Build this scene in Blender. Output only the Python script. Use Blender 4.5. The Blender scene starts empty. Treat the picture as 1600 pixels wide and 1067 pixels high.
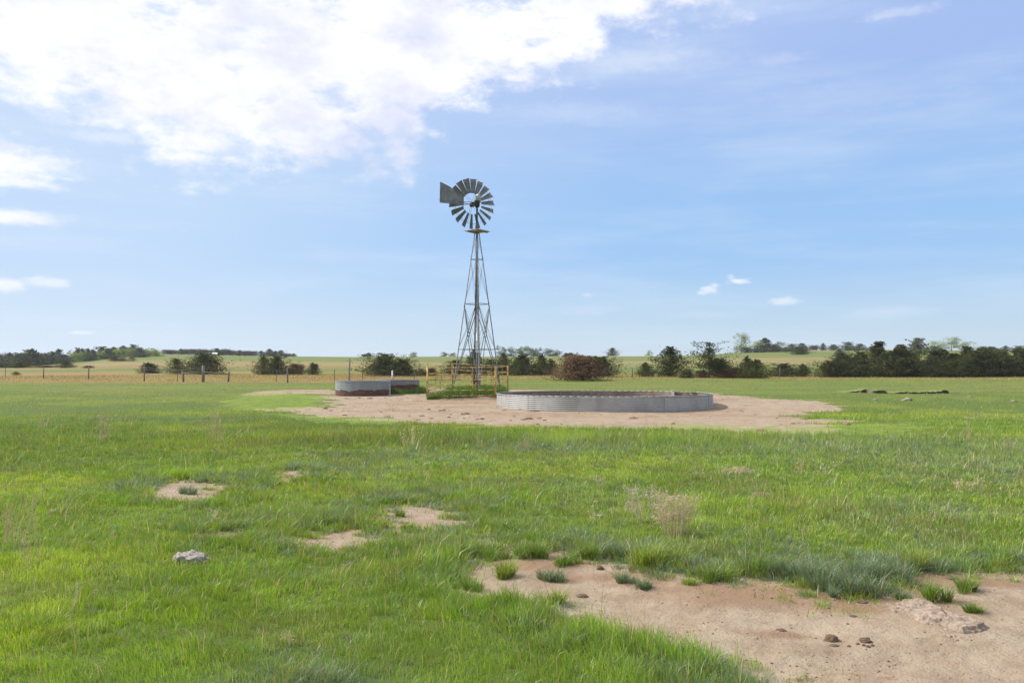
import bpy, bmesh, math, random
import numpy as np
from mathutils import Vector, Matrix
random.seed(7); np.random.seed(7)
RNG = np.random.RandomState(11)
S = bpy.context.scene
COL = S.collection
# ------------------------------------------------------------------ camera
F = 1291.0; CAMH = 1.6; HOR = 578.0
TILT = math.atan((HOR-533.5)/F)
cd = bpy.data.cameras.new("camera"); cam = bpy.data.objects.new("camera", cd); COL.objects.link(cam)
cd.sensor_width = 36; cd.lens = F/1600*36; cd.clip_start = 0.05; cd.clip_end = 12000
cam.location = (0, 0, CAMH); cam.rotation_euler = (math.pi/2+TILT, 0, 0)
S.camera = cam
S.view_settings.view_transform = 'Standard'; S.view_settings.look = 'None'
S.view_settings.gamma = 1; S.view_settings.use_curve_mapping = False
S.view_settings.exposure = 0.5
# ------------------------------------------------------------------ sun
SUN_EL = math.radians(42); SUN_AZ = math.atan2(-1.0, 0.30)      # azimuth from +Y towards +X
sl = bpy.data.lights.new("sun", 'SUN'); sl.energy = 4.2; sl.angle = math.radians(0.53); sl.color = (1, .955, .88)
so = bpy.data.objects.new("sun", sl); COL.objects.link(so)
sdir = Vector((math.sin(SUN_AZ)*math.cos(SUN_EL), math.cos(SUN_AZ)*math.cos(SUN_EL), math.sin(SUN_EL)))
so.rotation_euler = sdir.to_track_quat('Z', 'Y').to_euler(); so.location = (-30, 10, 40)

def px_dir(px, py):
    u = (px-800)/F; v = (533.5-py)/F
    return Vector((u, math.cos(TILT)-v*math.sin(TILT), math.sin(TILT)+v*math.cos(TILT)))
def azel(px, py):
    d = px_dir(px, py).normalized(); return math.atan2(d.x, d.y), math.asin(d.z)

# ------------------------------------------------------------------ node helper
class NT:
    def __init__(s, tree): s.t = tree
    def n(s, typ, ins=None, **kw):
        nd = s.t.nodes.new(typ)
        for k, v in kw.items(): setattr(nd, k, v)
        for k, v in (ins or {}).items(): s.set(nd, k, v)
        return nd
    def set(s, nd, k, v):
        sock = nd.inputs[k]
        if isinstance(v, bpy.types.NodeSocket): s.t.links.new(v, sock)
        elif isinstance(v, bpy.types.Node): s.t.links.new(v.outputs[0], sock)
        else:
            if isinstance(v, (tuple, list)) and len(v) == 3 and sock.type == 'RGBA': v = (*v, 1)
            sock.default_value = v
    def m(s, op, a, b=None, c=None, clamp=False):
        nd = s.t.nodes.new('ShaderNodeMath'); nd.operation = op; nd.use_clamp = clamp
        s.set(nd, 0, a)
        if b is not None: s.set(nd, 1, b)
        if c is not None: s.set(nd, 2, c)
        return nd.outputs[0]
    def mix(s, f, a, b, bt='MIX'):
        nd = s.t.nodes.new('ShaderNodeMix'); nd.data_type = 'RGBA'; nd.blend_type = bt
        for i, v in ((0, f), (6, a), (7, b)):
            sock = nd.inputs[i]
            if isinstance(v, bpy.types.NodeSocket): s.t.links.new(v, sock)
            elif isinstance(v, bpy.types.Node): s.t.links.new(v.outputs[0], sock)
            else: sock.default_value = (*v, 1) if isinstance(v, (tuple, list)) and len(v) == 3 else v
        return nd.outputs[2]
    def ss(s, x, a, b):
        nd = s.t.nodes.new('ShaderNodeMapRange'); nd.interpolation_type = 'SMOOTHSTEP'
        s.set(nd, 0, x); nd.inputs[1].default_value = a; nd.inputs[2].default_value = b
        return nd.outputs[0]
    def noise(s, vec, scale, detail=4, rough=.55, dist=0.0, out=0):
        nd = s.n('ShaderNodeTexNoise', {'Scale': scale, 'Detail': detail, 'Roughness': rough, 'Distortion': dist})
        if vec is not None: s.set(nd, 'Vector', vec)
        return nd.outputs[out]
    def xyz(s, x, y, z=0.0):
        nd = s.t.nodes.new('ShaderNodeCombineXYZ'); s.set(nd, 0, x); s.set(nd, 1, y); s.set(nd, 2, z); return nd.outputs[0]

# ------------------------------------------------------------------ world: sky + clouds
W = bpy.data.worlds.new("World"); S.world = W; W.use_nodes = True
W.node_tree.nodes.clear(); T = NT(W.node_tree)
SKY_S = 0.13
sky = T.n('ShaderNodeTexSky', sky_type='NISHITA', sun_disc=False, sun_elevation=SUN_EL, sun_rotation=SUN_AZ,
          altitude=600, air_density=1.0, dust_density=0.7, ozone_density=1.4)
tc = T.n('ShaderNodeTexCoord')
sep = T.n('ShaderNodeSeparateXYZ', {0: tc.outputs['Generated']})
X, Y, Z = sep.outputs
az = T.m('ARCTAN2', X, Y); el = T.m('ARCSINE', Z)
vec = T.xyz(az, T.m('MULTIPLY', el, 1.7), T.m('MULTIPLY', el, 0.3))
n1 = T.noise(vec, 7, 8, .62)
n2 = T.noise(vec, 22, 6, .62)
nn = T.m('ADD', T.m('MULTIPLY', T.m('SUBTRACT', n1, .5), .20), T.m('MULTIPLY', T.m('SUBTRACT', n2, .5), .15))
# boundary of the big bank
BP = [(-900, 60), (-300, 75), (-60, 100), (0, 118), (60, 156), (130, 192), (200, 236), (290, 272), (400, 262), (500, 246), (560, 226), (645, 216),
      (675, 168), (760, 160), (850, 138), (920, 108), (970, 50), (1050, 30), (1140, 14), (1230, -60), (1500, -200), (1900, -330)]
A0, A1 = -1.2, 1.2; E1 = 1.0
fc = T.n('ShaderNodeFloatCurve'); cu = fc.mapping.curves[0]
cpts = [((azel(x, y)[0]-A0)/(A1-A0), azel(x, y)[1]/E1) for x, y in BP]
cu.points[0].location = (0, cpts[0][1]); cu.points[1].location = (1, cpts[-1][1])
for p in cpts: cu.points.new(*p)
for p in cu.points: p.handle_type = 'AUTO_CLAMPED'
fc.mapping.update()
T.set(fc, 'Value', T.m('DIVIDE', T.m('SUBTRACT', az, A0), A1-A0, clamp=True))
edge = T.m('ADD', T.m('SUBTRACT', el, T.m('MULTIPLY', fc.outputs[0], E1)), nn)
bank = T.ss(edge, -0.022, 0.045)
haze_in = T.ss(T.m('SUBTRACT', el, T.m('MULTIPLY', fc.outputs[0], E1)), -0.17, 0.02)
holes = T.ss(T.noise(T.xyz(az, T.m('MULTIPLY', el, 2.2), 3.7), 11, 8, .66), .50, .70)
bank = T.m('MULTIPLY', bank, T.m('SUBTRACT', 1.0, T.m('MULTIPLY', holes, .75)))
dens = bank
def blob(px, py, rx, ry, s, rough=.6, soft=.8):
    global dens
    a, e = azel(px, py)
    dx = T.m('DIVIDE', T.m('SUBTRACT', az, a), rx/F); dy = T.m('DIVIDE', T.m('SUBTRACT', el, e), ry/F)
    d = T.m('SQRT', T.m('ADD', T.m('MULTIPLY', dx, dx), T.m('MULTIPLY', dy, dy)))
    nz = T.m('MULTIPLY', T.m('SUBTRACT', bn, .5), rough*3)
    v = T.m('MULTIPLY', T.ss(T.m('ADD', T.m('SUBTRACT', 1.0, d), nz), 0, soft), s)
    dens = T.m('MAXIMUM', dens, v)
bn = T.noise(T.xyz(az, T.m('MULTIPLY', el, 2.2), 1.3), 48, 7, .68)
for b in [(-10, 252, 120, 44, .95, .5, .9), (20, 285, 85, 12, .8, .5, .8), (-20, 336, 125, 14, .9, .4, .7), (5, 446, 34, 13, .75, .5, .7), (72, 441, 40, 9, .5, .6, .8),
          (170, 215, 75, 13, .35, .7, .9), (125, 520, 20, 4, .45, .4, .7), (1100, 457, 12, 5, .45, .8, 1.0), (1117, 446, 11, 6, .5, .8, 1.0), (1142, 434, 9, 6, .5, .8, 1.0), (1166, 441, 14, 4, .4, .8, 1), (1216, 474, 13, 4, .4, .8, 1), (1232, 466, 13, 6, .4, .8, 1), (1108, 452, 19, 8, .6, .9, 1.0), (1152, 439, 25, 7, .7, .9, 1.0), (1226, 470, 27, 8, .5, .9, 1.0),
          (921, 461, 17, 5, .45, .8, 1.0), (1410, 20, 70, 12, .30, .6, .9), (1215, 92, 60, 12, .22, .6, .9), (1010, 95, 190, 26, .26, .5, 1), (900, 175, 230, 22, .16, .5, 1), (1330, 150, 260, 30, .12, .5, 1), (1390, 488, 90, 12, .16, .5, 1), (920, 484, 70, 12, .16, .5, 1),
          (1090, 492, 120, 10, .12, .5, 1)]:
    blob(*b)
# sky colour: physical sky veiled by thin high cloud
veil = T.m('ADD', T.m('MULTIPLY', T.ss(az, .22, -.62), .52), T.m('MULTIPLY', haze_in, .14))
streak = T.noise(T.xyz(T.m('ADD', az, T.m('MULTIPLY', el, .8)), T.m('MULTIPLY', el, 7), 5.0), 3.0, 5, .6)
veil = T.m('ADD', veil, T.m('MULTIPLY', T.ss(streak, .42, .75), .34), clamp=True)
up = T.ss(el, 0.05, 0.42)
lowc = T.mix(T.ss(el, .015, .15), (3.75, 4.95, 6.0), (2.3, 4.0, 6.5))
base = T.mix(.88, sky.outputs[0], T.mix(T.ss(el, .15, .38), lowc, (2.75, 3.8, 6.45)))
c1 = T.mix(veil, base, (4.9, 5.75, 6.9))
grey = T.m('MULTIPLY', T.ss(T.noise(vec, 6, 6, .6), .44, .66), .8)
cc = T.mix(grey, (7.25, 7.3, 7.5), (5.2, 5.45, 6.8))
c2 = T.mix(dens, c1, cc)
bg = T.n('ShaderNodeBackground', {'Color': c2, 'Strength': SKY_S*.78})
T.n('ShaderNodeOutputWorld', {'Surface': bg})

# ------------------------------------------------------------------ numpy noise
_perm = np.random.RandomState(3).permutation(256); _perm = np.concatenate([_perm, _perm])
_val = np.random.RandomState(5).rand(256)
def vnoise(x, y, scale=1.0, seed=0):
    x = np.asarray(x, float)*scale+seed*17.3+1000; y = np.asarray(y, float)*scale+seed*9.1+1000
    xi = np.floor(x).astype(int); yi = np.floor(y).astype(int); fx = x-xi; fy = y-yi
    fx = fx*fx*(3-2*fx); fy = fy*fy*(3-2*fy)
    def h(a, b): return _val[_perm[(_perm[a & 255]+b) & 255]]
    return (h(xi, yi)*(1-fx)+h(xi+1, yi)*fx)*(1-fy)+(h(xi, yi+1)*(1-fx)+h(xi+1, yi+1)*fx)*fy
def fbm(x, y, scale=1.0, oct=4, seed=0):
    s = 0; a = .5; t = 0
    x = np.asarray(x, float); y = np.asarray(y, float)
    for i in range(oct):
        ca, sa = math.cos(.6+i*1.1), math.sin(.6+i*1.1)
        s = s+a*vnoise(x*ca-y*sa, x*sa+y*ca, scale*2.03**i, seed+i*3); t += a; a *= .55
    return s/t
def sstep(x, a, b):
    t = np.clip((x-a)/(b-a), 0, 1); return t*t*(3-2*t)
# ------------------------------------------------------------------ terrain height
_yy = np.arange(0, 420, .5)
_zz = np.interp(_yy, [0, 33, 38, 46, 60, 75, 100, 130, 420], [0, 0, .27, .33, .56, .78, 1.15, 1.55, 1.9])
_k = np.ones(13)/13; _zs = np.convolve(np.pad(_zz, 6, 'edge'), _k, 'valid')
_zs = np.convolve(np.pad(_zs, 6, 'edge'), _k, 'valid')
_cx = [-600, 0, 60, 130, 190, 300, 400, 520, 900, 1040, 1100, 1150, 1250, 1400, 1500, 1600, 2200]
_cy = [569, 568, 566, 561, 554, 553.5, 556, 556.5, 556.5, 556, 554, 550, 547, 545, 546, 548, 550]
PEN = [((667-800)/F*38.4, 38.4), ((775-800)/F*38.4, 38.4), ((794-800)/F*41.6, 41.6), ((707-800)/F*41.9, 41.9)]
TWX, TWY = (745-800)/F*40, 40.0
def gz(x, y):
    x = np.asarray(x, float); y = np.asarray(y, float)
    base = np.interp(y, _yy, _zs)
    u = np.clip(x/np.maximum(y, 60)*F+800, -600, 2200)
    zc = CAMH+(HOR-np.interp(u, _cx, _cy))*300/F
    t = np.clip((y-95)/205, 0, 1)
    zf = base+(zc-1.9)*(t**1.35)
    fall = sstep(y, 315, 700)
    z = np.where(y > 95, zf, base)
    z = z*(1-fall)+(-6)*fall
    near = np.exp(-np.maximum(np.hypot(x, y)-30, 0)/60)
    z = z+(fbm(x, y, .25, 3, 2)-.5)*.10*near+(fbm(x, y, 1.3, 3, 5)-.5)*.035*np.exp(-np.hypot(x, y)/14)
    z = z+sstep(y, 110, 170)*(fbm(x, y, .012, 3, 9)-.5)*1.0*(1-fall)
    d = np.maximum(np.abs(x-TWX)/1.55, np.abs(y-40.2)/1.75)
    z = z+.24*(1-sstep(d, .78, 1.12))
    return z
def g1(x, y): return float(gz(np.array([x]), np.array([y]))[0])
def at(px, Yd): return Vector(((px-800)/F*Yd, Yd, g1((px-800)/F*Yd, Yd)))
def hit(px, py):
    """point of the ground seen in direction px,py"""
    d = px_dir(px, py); ts = np.geomspace(1.5, 330, 2600)
    x = d.x*ts; y = d.y*ts; z = CAMH+d.z*ts
    b = np.where(z < gz(x, y))[0]
    i = b[0] if len(b) else len(ts)-1
    return Vector((x[i], y[i], float(gz(x[i:i+1], y[i:i+1])[0])))
def zat(py, Yd): return CAMH+(HOR-py)*Yd/F

# ------------------------------------------------------------------ ground masks (world-space polygons)
def wpoly(pts):
    return np.array([[(p := hit(*q)).x, p.y] for q in pts])
def sdf(P, x, y):
    x = np.asarray(x); y = np.asarray(y); d = np.full(x.shape, 1e9); ins = np.zeros(x.shape, bool)
    n = len(P)
    for i in range(n):
        ax, ay = P[i]; bx, by = P[(i+1) % n]
        ex, ey = bx-ax, by-ay; t = np.clip(((x-ax)*ex+(y-ay)*ey)/(ex*ex+ey*ey+1e-9), 0, 1)
        d = np.minimum(d, np.hypot(x-ax-ex*t, y-ay-ey*t))
        c = ((ay > y) != (by > y)) & (x < (bx-ax)*(y-ay)/((by-ay) if abs(by-ay) > 1e-9 else 1e-9)+ax)
        ins ^= c
    return np.where(ins, -d, d)
DIRT = [wpoly(p) for p in [
    [(672, 908), (705, 878), (760, 858), (830, 852), (905, 858), (960, 872), (1040, 888), (1100, 897), (1180, 904), (1240, 912), (1300, 935), (1345, 918),
     (1400, 922), (1440, 893), (1500, 888), (1560, 882), (1640, 874), (2000, 880), (2100, 1200), (1340, 1200), (1225, 1085), (1150, 1056), (1080, 1030),
     (1000, 1012), (930, 996), (870, 968), (845, 950), (800, 948), (740, 942), (690, 925)],
    [(585, 797), (640, 790), (715, 785), (728, 800), (715, 830), (660, 842), (610, 832)],
    [(462, 832), (520, 824), (572, 828), (580, 846), (520, 858), (476, 852)],
    [(232, 765), (262, 750), (300, 748), (325, 755), (340, 775), (335, 785), (280, 783), (240, 778)],
    [(425, 738), (480, 732), (492, 748), (440, 754)], [(730, 842), (790, 836), (800, 850), (745, 856)], [(330, 836), (380, 828), (392, 842), (345, 848)]]]
YARD = wpoly([(505, 630), (500, 614), (560, 607), (660, 606), (760, 606), (790, 609), (1115, 615), (1180, 623), (1280, 629), (1312, 640), (1270, 650), (1318, 666),
              (1330, 674), (1290, 681), (1200, 683), (1120, 678), (1030, 669), (900, 668), (800, 665), (700, 664), (620, 658), (540, 652), (478, 644), (430, 640), (500, 636)])
STRIP = [wpoly(p) for p in [[(372, 618), (390, 612), (440, 609), (520, 608), (520, 616), (460, 615), (400, 619)], [(380, 640), (430, 637), (500, 634), (520, 646), (470, 645)]]]
MOSS = [wpoly(p) for p in [
    [(352, 630), (368, 620), (395, 615), (450, 613), (512, 620), (500, 635), (440, 642), (370, 640)],
    [(1005, 668), (1060, 661), (1120, 663), (1200, 668), (1300, 664), (1420, 660), (1430, 676), (1400, 684), (1330, 680), (1230, 674), (1060, 673)],
    [(420, 647), (500, 649), (560, 652), (640, 657), (620, 664), (500, 660)]]]
def edge_noise(x, y): return (fbm(x, y, 1.6, 4, 21)-.5)*.5+(fbm(x, y, 6, 3, 31)-.5)*.28
def dirt_sd(x, y):
    """negative inside bare dirt (metres)"""
    en = edge_noise(x, y)
    d = np.full(np.shape(x), 1e9)
    for P in DIRT: d = np.minimum(d, sdf(P, x, y)+en*(.85 if P is DIRT[0] else 1.05)-(0 if P is DIRT[0] else .10))
    d = np.minimum(d, sdf(YARD, x, y)+en*2.6+(fbm(x*.35, y, .9, 3, 331)-.5)*3.4)
    for P in STRIP: d = np.minimum(d, sdf(P, x, y)+en*2.2+.15)
    return d
def dirt_drop(x, y, dsd):
    dm = sstep(-dsd, -.10, .16); rr = np.hypot(x, y)
    return -dm*.0375*np.exp(-rr/12)+dm*(fbm(x, y, 2.4, 5, 91)-.5)*.075*np.exp(-rr/20)
def gd(x, y):
    x = np.atleast_1d(np.asarray(x, float)); y = np.atleast_1d(np.asarray(y, float)); return gz(x, y)+dirt_drop(x, y, dirt_sd(x, y))
def gd1(x, y): return float(gd(x, y)[0])
def moss_sd(x, y):
    d = np.full(np.shape(x), 1e9)
    for P in MOSS: d = np.minimum(d, sdf(P, x, y)+edge_noise(x, y)*2.5)
    return d
def pen_d(x, y): return np.maximum(np.abs(x-TWX+.35)/1.75, np.abs(y-40.2)/1.75)
def gauss(x, y, px, py, rx, ry=None):
    p = hit(px, py); ry = ry or rx
    return np.exp(-(((x-p.x)/rx)**2+((y-p.y)/ry)**2))

# ------------------------------------------------------------------ mesh helpers
def np_mesh(name, V, Fq, smooth=False, col=None):
    me = bpy.data.meshes.new(name); V = np.asarray(V, np.float32)
    groups = Fq if isinstance(Fq, list) else [Fq]
    me.vertices.add(len(V)); me.vertices.foreach_set('co', V.ravel())
    loops = np.concatenate([g.ravel() for g in groups]).astype(np.int32)
    tot = np.concatenate([np.full(len(g), g.shape[1]) for g in groups]).astype(np.int32)
    st = np.concatenate([[0], np.cumsum(tot)[:-1]]).astype(np.int32)
    me.loops.add(len(loops)); me.loops.foreach_set('vertex_index', loops)
    me.polygons.add(len(tot)); me.polygons.foreach_set('loop_start', st); me.polygons.foreach_set('loop_total', tot)
    if smooth: me.polygons.foreach_set('use_smooth', np.ones(len(tot), bool))
    me.update(calc_edges=True); me.validate()
    if col is not None:
        a = me.color_attributes.new('col', 'FLOAT_COLOR', 'POINT')
        c = np.ones((len(V), 4), np.float32); c[:, :3] = col; a.data.foreach_set('color', c.ravel())
    return me
def fattr(me, name, vals):
    a = me.attributes.new(name, 'FLOAT', 'POINT'); a.data.foreach_set('value', np.asarray(vals, np.float32))
def link(name, me, mat=None, parent=None):
    o = bpy.data.objects.new(name, me); COL.objects.link(o)
    if mat and me is not None and len(me.materials) == 0: me.materials.append(mat)
    if parent: o.parent = parent
    return o
def tag(o, label=None, cat=None, group=None, kind=None):
    if label: o['label'] = label
    if cat: o['category'] = cat
    if group: o['group'] = group
    if kind: o['kind'] = kind
    return o
def empty(name, loc, rz=0):
    o = bpy.data.objects.new(name, None); COL.objects.link(o); o.location = loc; o.rotation_euler = (0, 0, rz); o.empty_display_size = .2
    return o
class MB:
    def __init__(s): s.b = bmesh.new()
    def tube(s, a, b, r, r2=None, n=6, cap=True):
        a = Vector(a); b = Vector(b); d = b-a; L = d.length
        q = d.to_track_quat('Z', 'Y').to_matrix().to_4x4()
        bmesh.ops.create_cone(s.b, cap_ends=cap, segments=n, radius1=r, radius2=r if r2 is None else r2, depth=L, matrix=Matrix.Translation((a+b)/2) @ q)
        return s
    def bar(s, a, b, w, h):
        """rectangular bar from a to b"""
        a = Vector(a); b = Vector(b); d = b-a; q = d.to_track_quat('Z', 'Y').to_matrix().to_4x4()
        bmesh.ops.create_cube(s.b, size=1, matrix=Matrix.Translation((a+b)/2) @ q @ Matrix.Diagonal((w, h, d.length, 1)))
        return s
    def box(s, c, sz, rot=None):
        M = Matrix.Translation(c)
        if rot is not None: M = M @ rot.to_4x4()
        bmesh.ops.create_cube(s.b, size=1, matrix=M @ Matrix.Diagonal((*sz, 1))); return s
    def path(s, pts, r, n=6):
        for i in range(len(pts)-1): s.tube(pts[i], pts[i+1], r, n=n)
        return s
    def build(s, name, mat, parent=None, smooth=False, bevel=0):
        me = bpy.data.meshes.new(name); s.b.to_mesh(me); s.b.free()
        if smooth:
            for p in me.polygons: p.use_smooth = True
        o = link(name, me, mat, parent)
        if bevel:
            m = o.modifiers.new('bevel', 'BEVEL'); m.width = bevel; m.segments = 2
        return o

# ------------------------------------------------------------------ materials
def mat(name):
    m = bpy.data.materials.new(name); m.use_nodes = True; m.node_tree.nodes.clear(); return m, NT(m.node_tree)
def out(T, sh, disp=None):
    T.n('ShaderNodeOutputMaterial', {'Surface': sh})
def pbr(T, col, rough=.8, metal=0.0, bump=None, bs=.3, bd=.02, spec=.3):
    ins = {'Base Color': col, 'Roughness': rough, 'Metallic': metal, 'Specular IOR Level': spec}
    b = T.n('ShaderNodeBsdfPrincipled', ins)
    if bump is not None:
        bp = T.n('ShaderNodeBump', {'Strength': bs, 'Distance': bd, 'Height': bump}); T.set(b, 'Normal', bp.outputs[0])
    return b
def noisy(name, c1, c2, scale=8, rough=.8, metal=0.0, c3=None, t3=(.6, .7), s3=3, bs=.3, bd=.01, detail=6, stretch=(1, 1, 1), a=.35, b=.65):
    m, T = mat(name)
    tc = T.n('ShaderNodeTexCoord'); mp = T.n('ShaderNodeMapping', {'Vector': tc.outputs['Object'], 'Scale': stretch})
    n = T.noise(mp.outputs[0], scale, detail, .6)
    c = T.mix(T.ss(n, a, b), c1, c2)
    if c3: c = T.mix(T.ss(T.noise(mp.outputs[0], s3, 6, .65), *t3), c, c3)
    out(T, pbr(T, c, rough, metal, n, bs, bd)); return m
M = {}
M['galv'] = noisy('galvanized_steel', (.20, .20, .19), (.34, .34, .33), 6, .45, .55, (.16, .085, .045), (.58, .72), 3, bs=.1)
M['blade'] = noisy('weathered_sheet', (.13, .14, .135), (.23, .24, .235), 5, .5, .35, (.15, .09, .05), (.50, .70), 2.5, bs=.1)
M['steel'] = noisy('tower_steel', (.11, .115, .115), (.22, .225, .22), 9, .5, .35, (.14, .09, .06), (.58, .72), 4, bs=.1)
M['iron'] = noisy('dark_iron', (.015, .014, .013), (.05, .04, .03), 9, .6, .4)
M['hood'] = noisy('hood_steel', (.24, .245, .22), (.34, .34, .31), 6, .45, .4, (.28, .22, .16), (.6, .8), 5, bs=.1)
M['plank'] = noisy('platform_wood', (.36, .31, .23), (.26, .22, .16), 12, .85)
M['wood'] = noisy('post_wood', (.13, .115, .10), (.24, .215, .19), 14, .9, stretch=(3, 3, .4), bs=.5, bd=.01)
M['woodd'] = noisy('dark_post_wood', (.10, .085, .072), (.18, .155, .135), 14, .9, stretch=(3, 3, .4), bs=.5, bd=.01)
M['tpost'] = noisy('steel_post', (.08, .07, .06), (.14, .12, .10), 10, .7)
M['wire'] = noisy('fence_wire', (.14, .12, .11), (.2, .17, .15), 3, .6, .5)
M['paint'] = noisy('yellow_rust_paint', (.60, .43, .14), (.50, .31, .09), 4, .6, 0, (.20, .09, .035), (.46, .62), 3, bs=.15)
M['palerail'] = noisy('faded_rail_paint', (.58, .42, .20), (.45, .28, .10), 4, .6, 0, (.25, .11, .04), (.55, .7), 3, bs=.15)
M['white'] = noisy('white_plastic', (.72, .70, .62), (.6, .58, .5), 8, .5)
M['rustpipe'] = noisy('rust', (.22, .09, .04), (.12, .05, .03), 14, .85)
M['shedwall'] = noisy('shed_wall', (.5, .5, .48), (.4, .4, .38), 2, .7)
M['shedroof'] = noisy('shed_roof', (.8, .8, .8), (.7, .7, .7), 2, .5)
M['stone'] = noisy('limestone', (.46, .42, .37), (.30, .265, .24), 9, .95, 0, (.15, .145, .14), (.54, .62), 9, bs=.8, bd=.03)
M['palestone'] = noisy('pale_stone', (.30, .27, .22), (.18, .155, .125), 11, .95, bs=.8, bd=.02)
M['crust'] = noisy('soil_crust', (.36, .285, .22), (.22, .16, .12), 16, .95, 0, (.19, .15, .12), (.60, .72), 11, bs=1.0, bd=.03)
M['dung'] = noisy('dried_dung', (.20, .13, .085), (.31, .215, .15), 22, 1, bs=.9, bd=.02)
M['dungd'] = noisy('dark_dung', (.055, .036, .025), (.11, .07, .045), 14, 1, bs=.8, bd=.02)
M['bank'] = noisy('bank_soil', (.11, .085, .06), (.20, .16, .115), 3, 1, bs=.8, bd=.05)
def leafmat(name, c1, c2, tr=.25, var=.35, osc=3.0):
    m, T = mat(name)
    tc = T.n('ShaderNodeTexCoord'); oi = T.n('ShaderNodeObjectInfo')
    n = T.noise(tc.outputs['Object'], osc, 3, .6)
    c = T.mix(T.ss(n, .35, .65), c1, c2)
    hs = T.n('ShaderNodeHueSaturation', {'Color': c, 'Value': T.m('ADD', T.m('MULTIPLY', oi.outputs['Random'], var), 1-var/2)})
    d = T.n('ShaderNodeBsdfDiffuse', {'Color': hs.outputs[0]}); t = T.n('ShaderNodeBsdfTranslucent', {'Color': hs.outputs[0]})
    out(T, T.n('ShaderNodeMixShader', {0: tr, 1: d, 2: t}).outputs[0]); return m
M['cedar'] = leafmat('cedar_foliage', (.040, .052, .020), (.105, .112, .034))
M['cedarb'] = leafmat('brownish_cedar_foliage', (.044, .052, .024), (.112, .118, .044))
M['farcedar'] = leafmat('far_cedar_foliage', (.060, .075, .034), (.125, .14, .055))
M['shrub'] = leafmat('green_shrub_leaves', (.06, .085, .022), (.11, .13, .035))
M['lightleaf'] = leafmat('spring_leaves', (.20, .28, .06), (.30, .37, .10), .4)
M['paleleaf'] = leafmat('pale_spring_leaves', (.26, .32, .13), (.36, .42, .18), .4)
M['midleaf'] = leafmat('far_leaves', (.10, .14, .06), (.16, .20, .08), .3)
M['redbrush'] = leafmat('reddish_brush', (.10, .058, .035), (.19, .12, .065), .2)
M['twig'] = leafmat('bare_twigs', (.14, .105, .09), (.23, .18, .155), .1)
M['bark'] = noisy('bark', (.07, .05, .04), (.14, .11, .09), 10, .95, stretch=(2, 2, .5))
M['straw'] = leafmat('dry_stalks', (.52, .42, .25), (.66, .56, .38), .3, .2, 9)
M['pinkstraw'] = leafmat('pinkish_dry_stalks', (.42, .29, .19), (.54, .41, .28), .3, .2, 9)
M['greystraw'] = leafmat('grey_dry_stalks', (.40, .34, .24), (.52, .45, .33), .3, .2, 9)
# grass blades use the colour of their own blade
def grassmat(name):
    m, T = mat(name); a = T.n('ShaderNodeAttribute', attribute_name='col')
    d = T.n('ShaderNodeBsdfDiffuse', {'Color': a.outputs['Color']})
    t = T.n('ShaderNodeBsdfTranslucent', {'Color': T.mix(1.0, a.outputs['Color'], (1.0, 1.0, .6), 'MULTIPLY')})
    g = T.n('ShaderNodeBsdfGlossy', {'Color': (1, 1, 1), 'Roughness': .45})
    x = T.n('ShaderNodeMixShader', {0: .42, 1: d, 2: t})
    out(T, T.n('ShaderNodeMixShader', {0: .035, 1: x.outputs[0], 2: g}).outputs[0]); return m
M['grass'] = grassmat('grass_blades')

# ------------------------------------------------------------------ field colours used by the ground and the blades
def zone(x, y):
    """returns blue-green, yellow-green, tall, dry fields in 0..1"""
    px = x/np.maximum(y, .5)*F+800; r = np.hypot(x, y)
    n1 = fbm(x, y, .22, 4, 41); n2 = fbm(x, y, .9, 3, 51); n3 = fbm(x*.35, y, .12, 4, 61)
    blue = sstep(n1*.5+n2*.5, .52, .66)*.35
    for g in [(1250, 895, 1.4, .6), (1330, 905, .6, .45), (985, 885, .45, .4), (640, 775, .9, .6), (560, 735, 1.4, .8), (720, 790, .5, .4), (330, 752, .6, .5), (500, 730, .9, .5), (940, 865, .7, .4), (1120, 885, 1.0, .4), (620, 715, 1.6, 1.2), (1400, 700, 6, 2.5), (1560, 730, 3, 2), (250, 760, .7, .6), (240, 655, 5, 2.5), (1440, 800, 1.5, .8), (1200, 1090, .6, .5), (480, 1075, .5, .4), (880, 700, 2.5, 1.5)]:
        blue = np.maximum(blue, gauss(x, y, *g)*.95)
    yel = sstep(fbm(x, y, .35, 4, 71), .46, .62)
    tall = sstep(fbm(x, y, .8, 3, 81), .45, .7)*.22
    for g in [(640, 770, .9, .5), (480, 812, .7, .5), (690, 880, .5, .5), (760, 780, .7, .7), (700, 690, 4, 1.2), (1050, 690, 4, 1.2), (1200, 790, 1.6, 1.2), (980, 1000, .5, .3), (1040, 1040, .5, .35), (820, 960, .5, .4), (300, 745, .8, .5)]:
        tall = np.maximum(tall, gauss(x, y, *g))
    dry = sstep(n3, .5, .7)*.5
    return blue, yel, tall, dry

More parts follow.
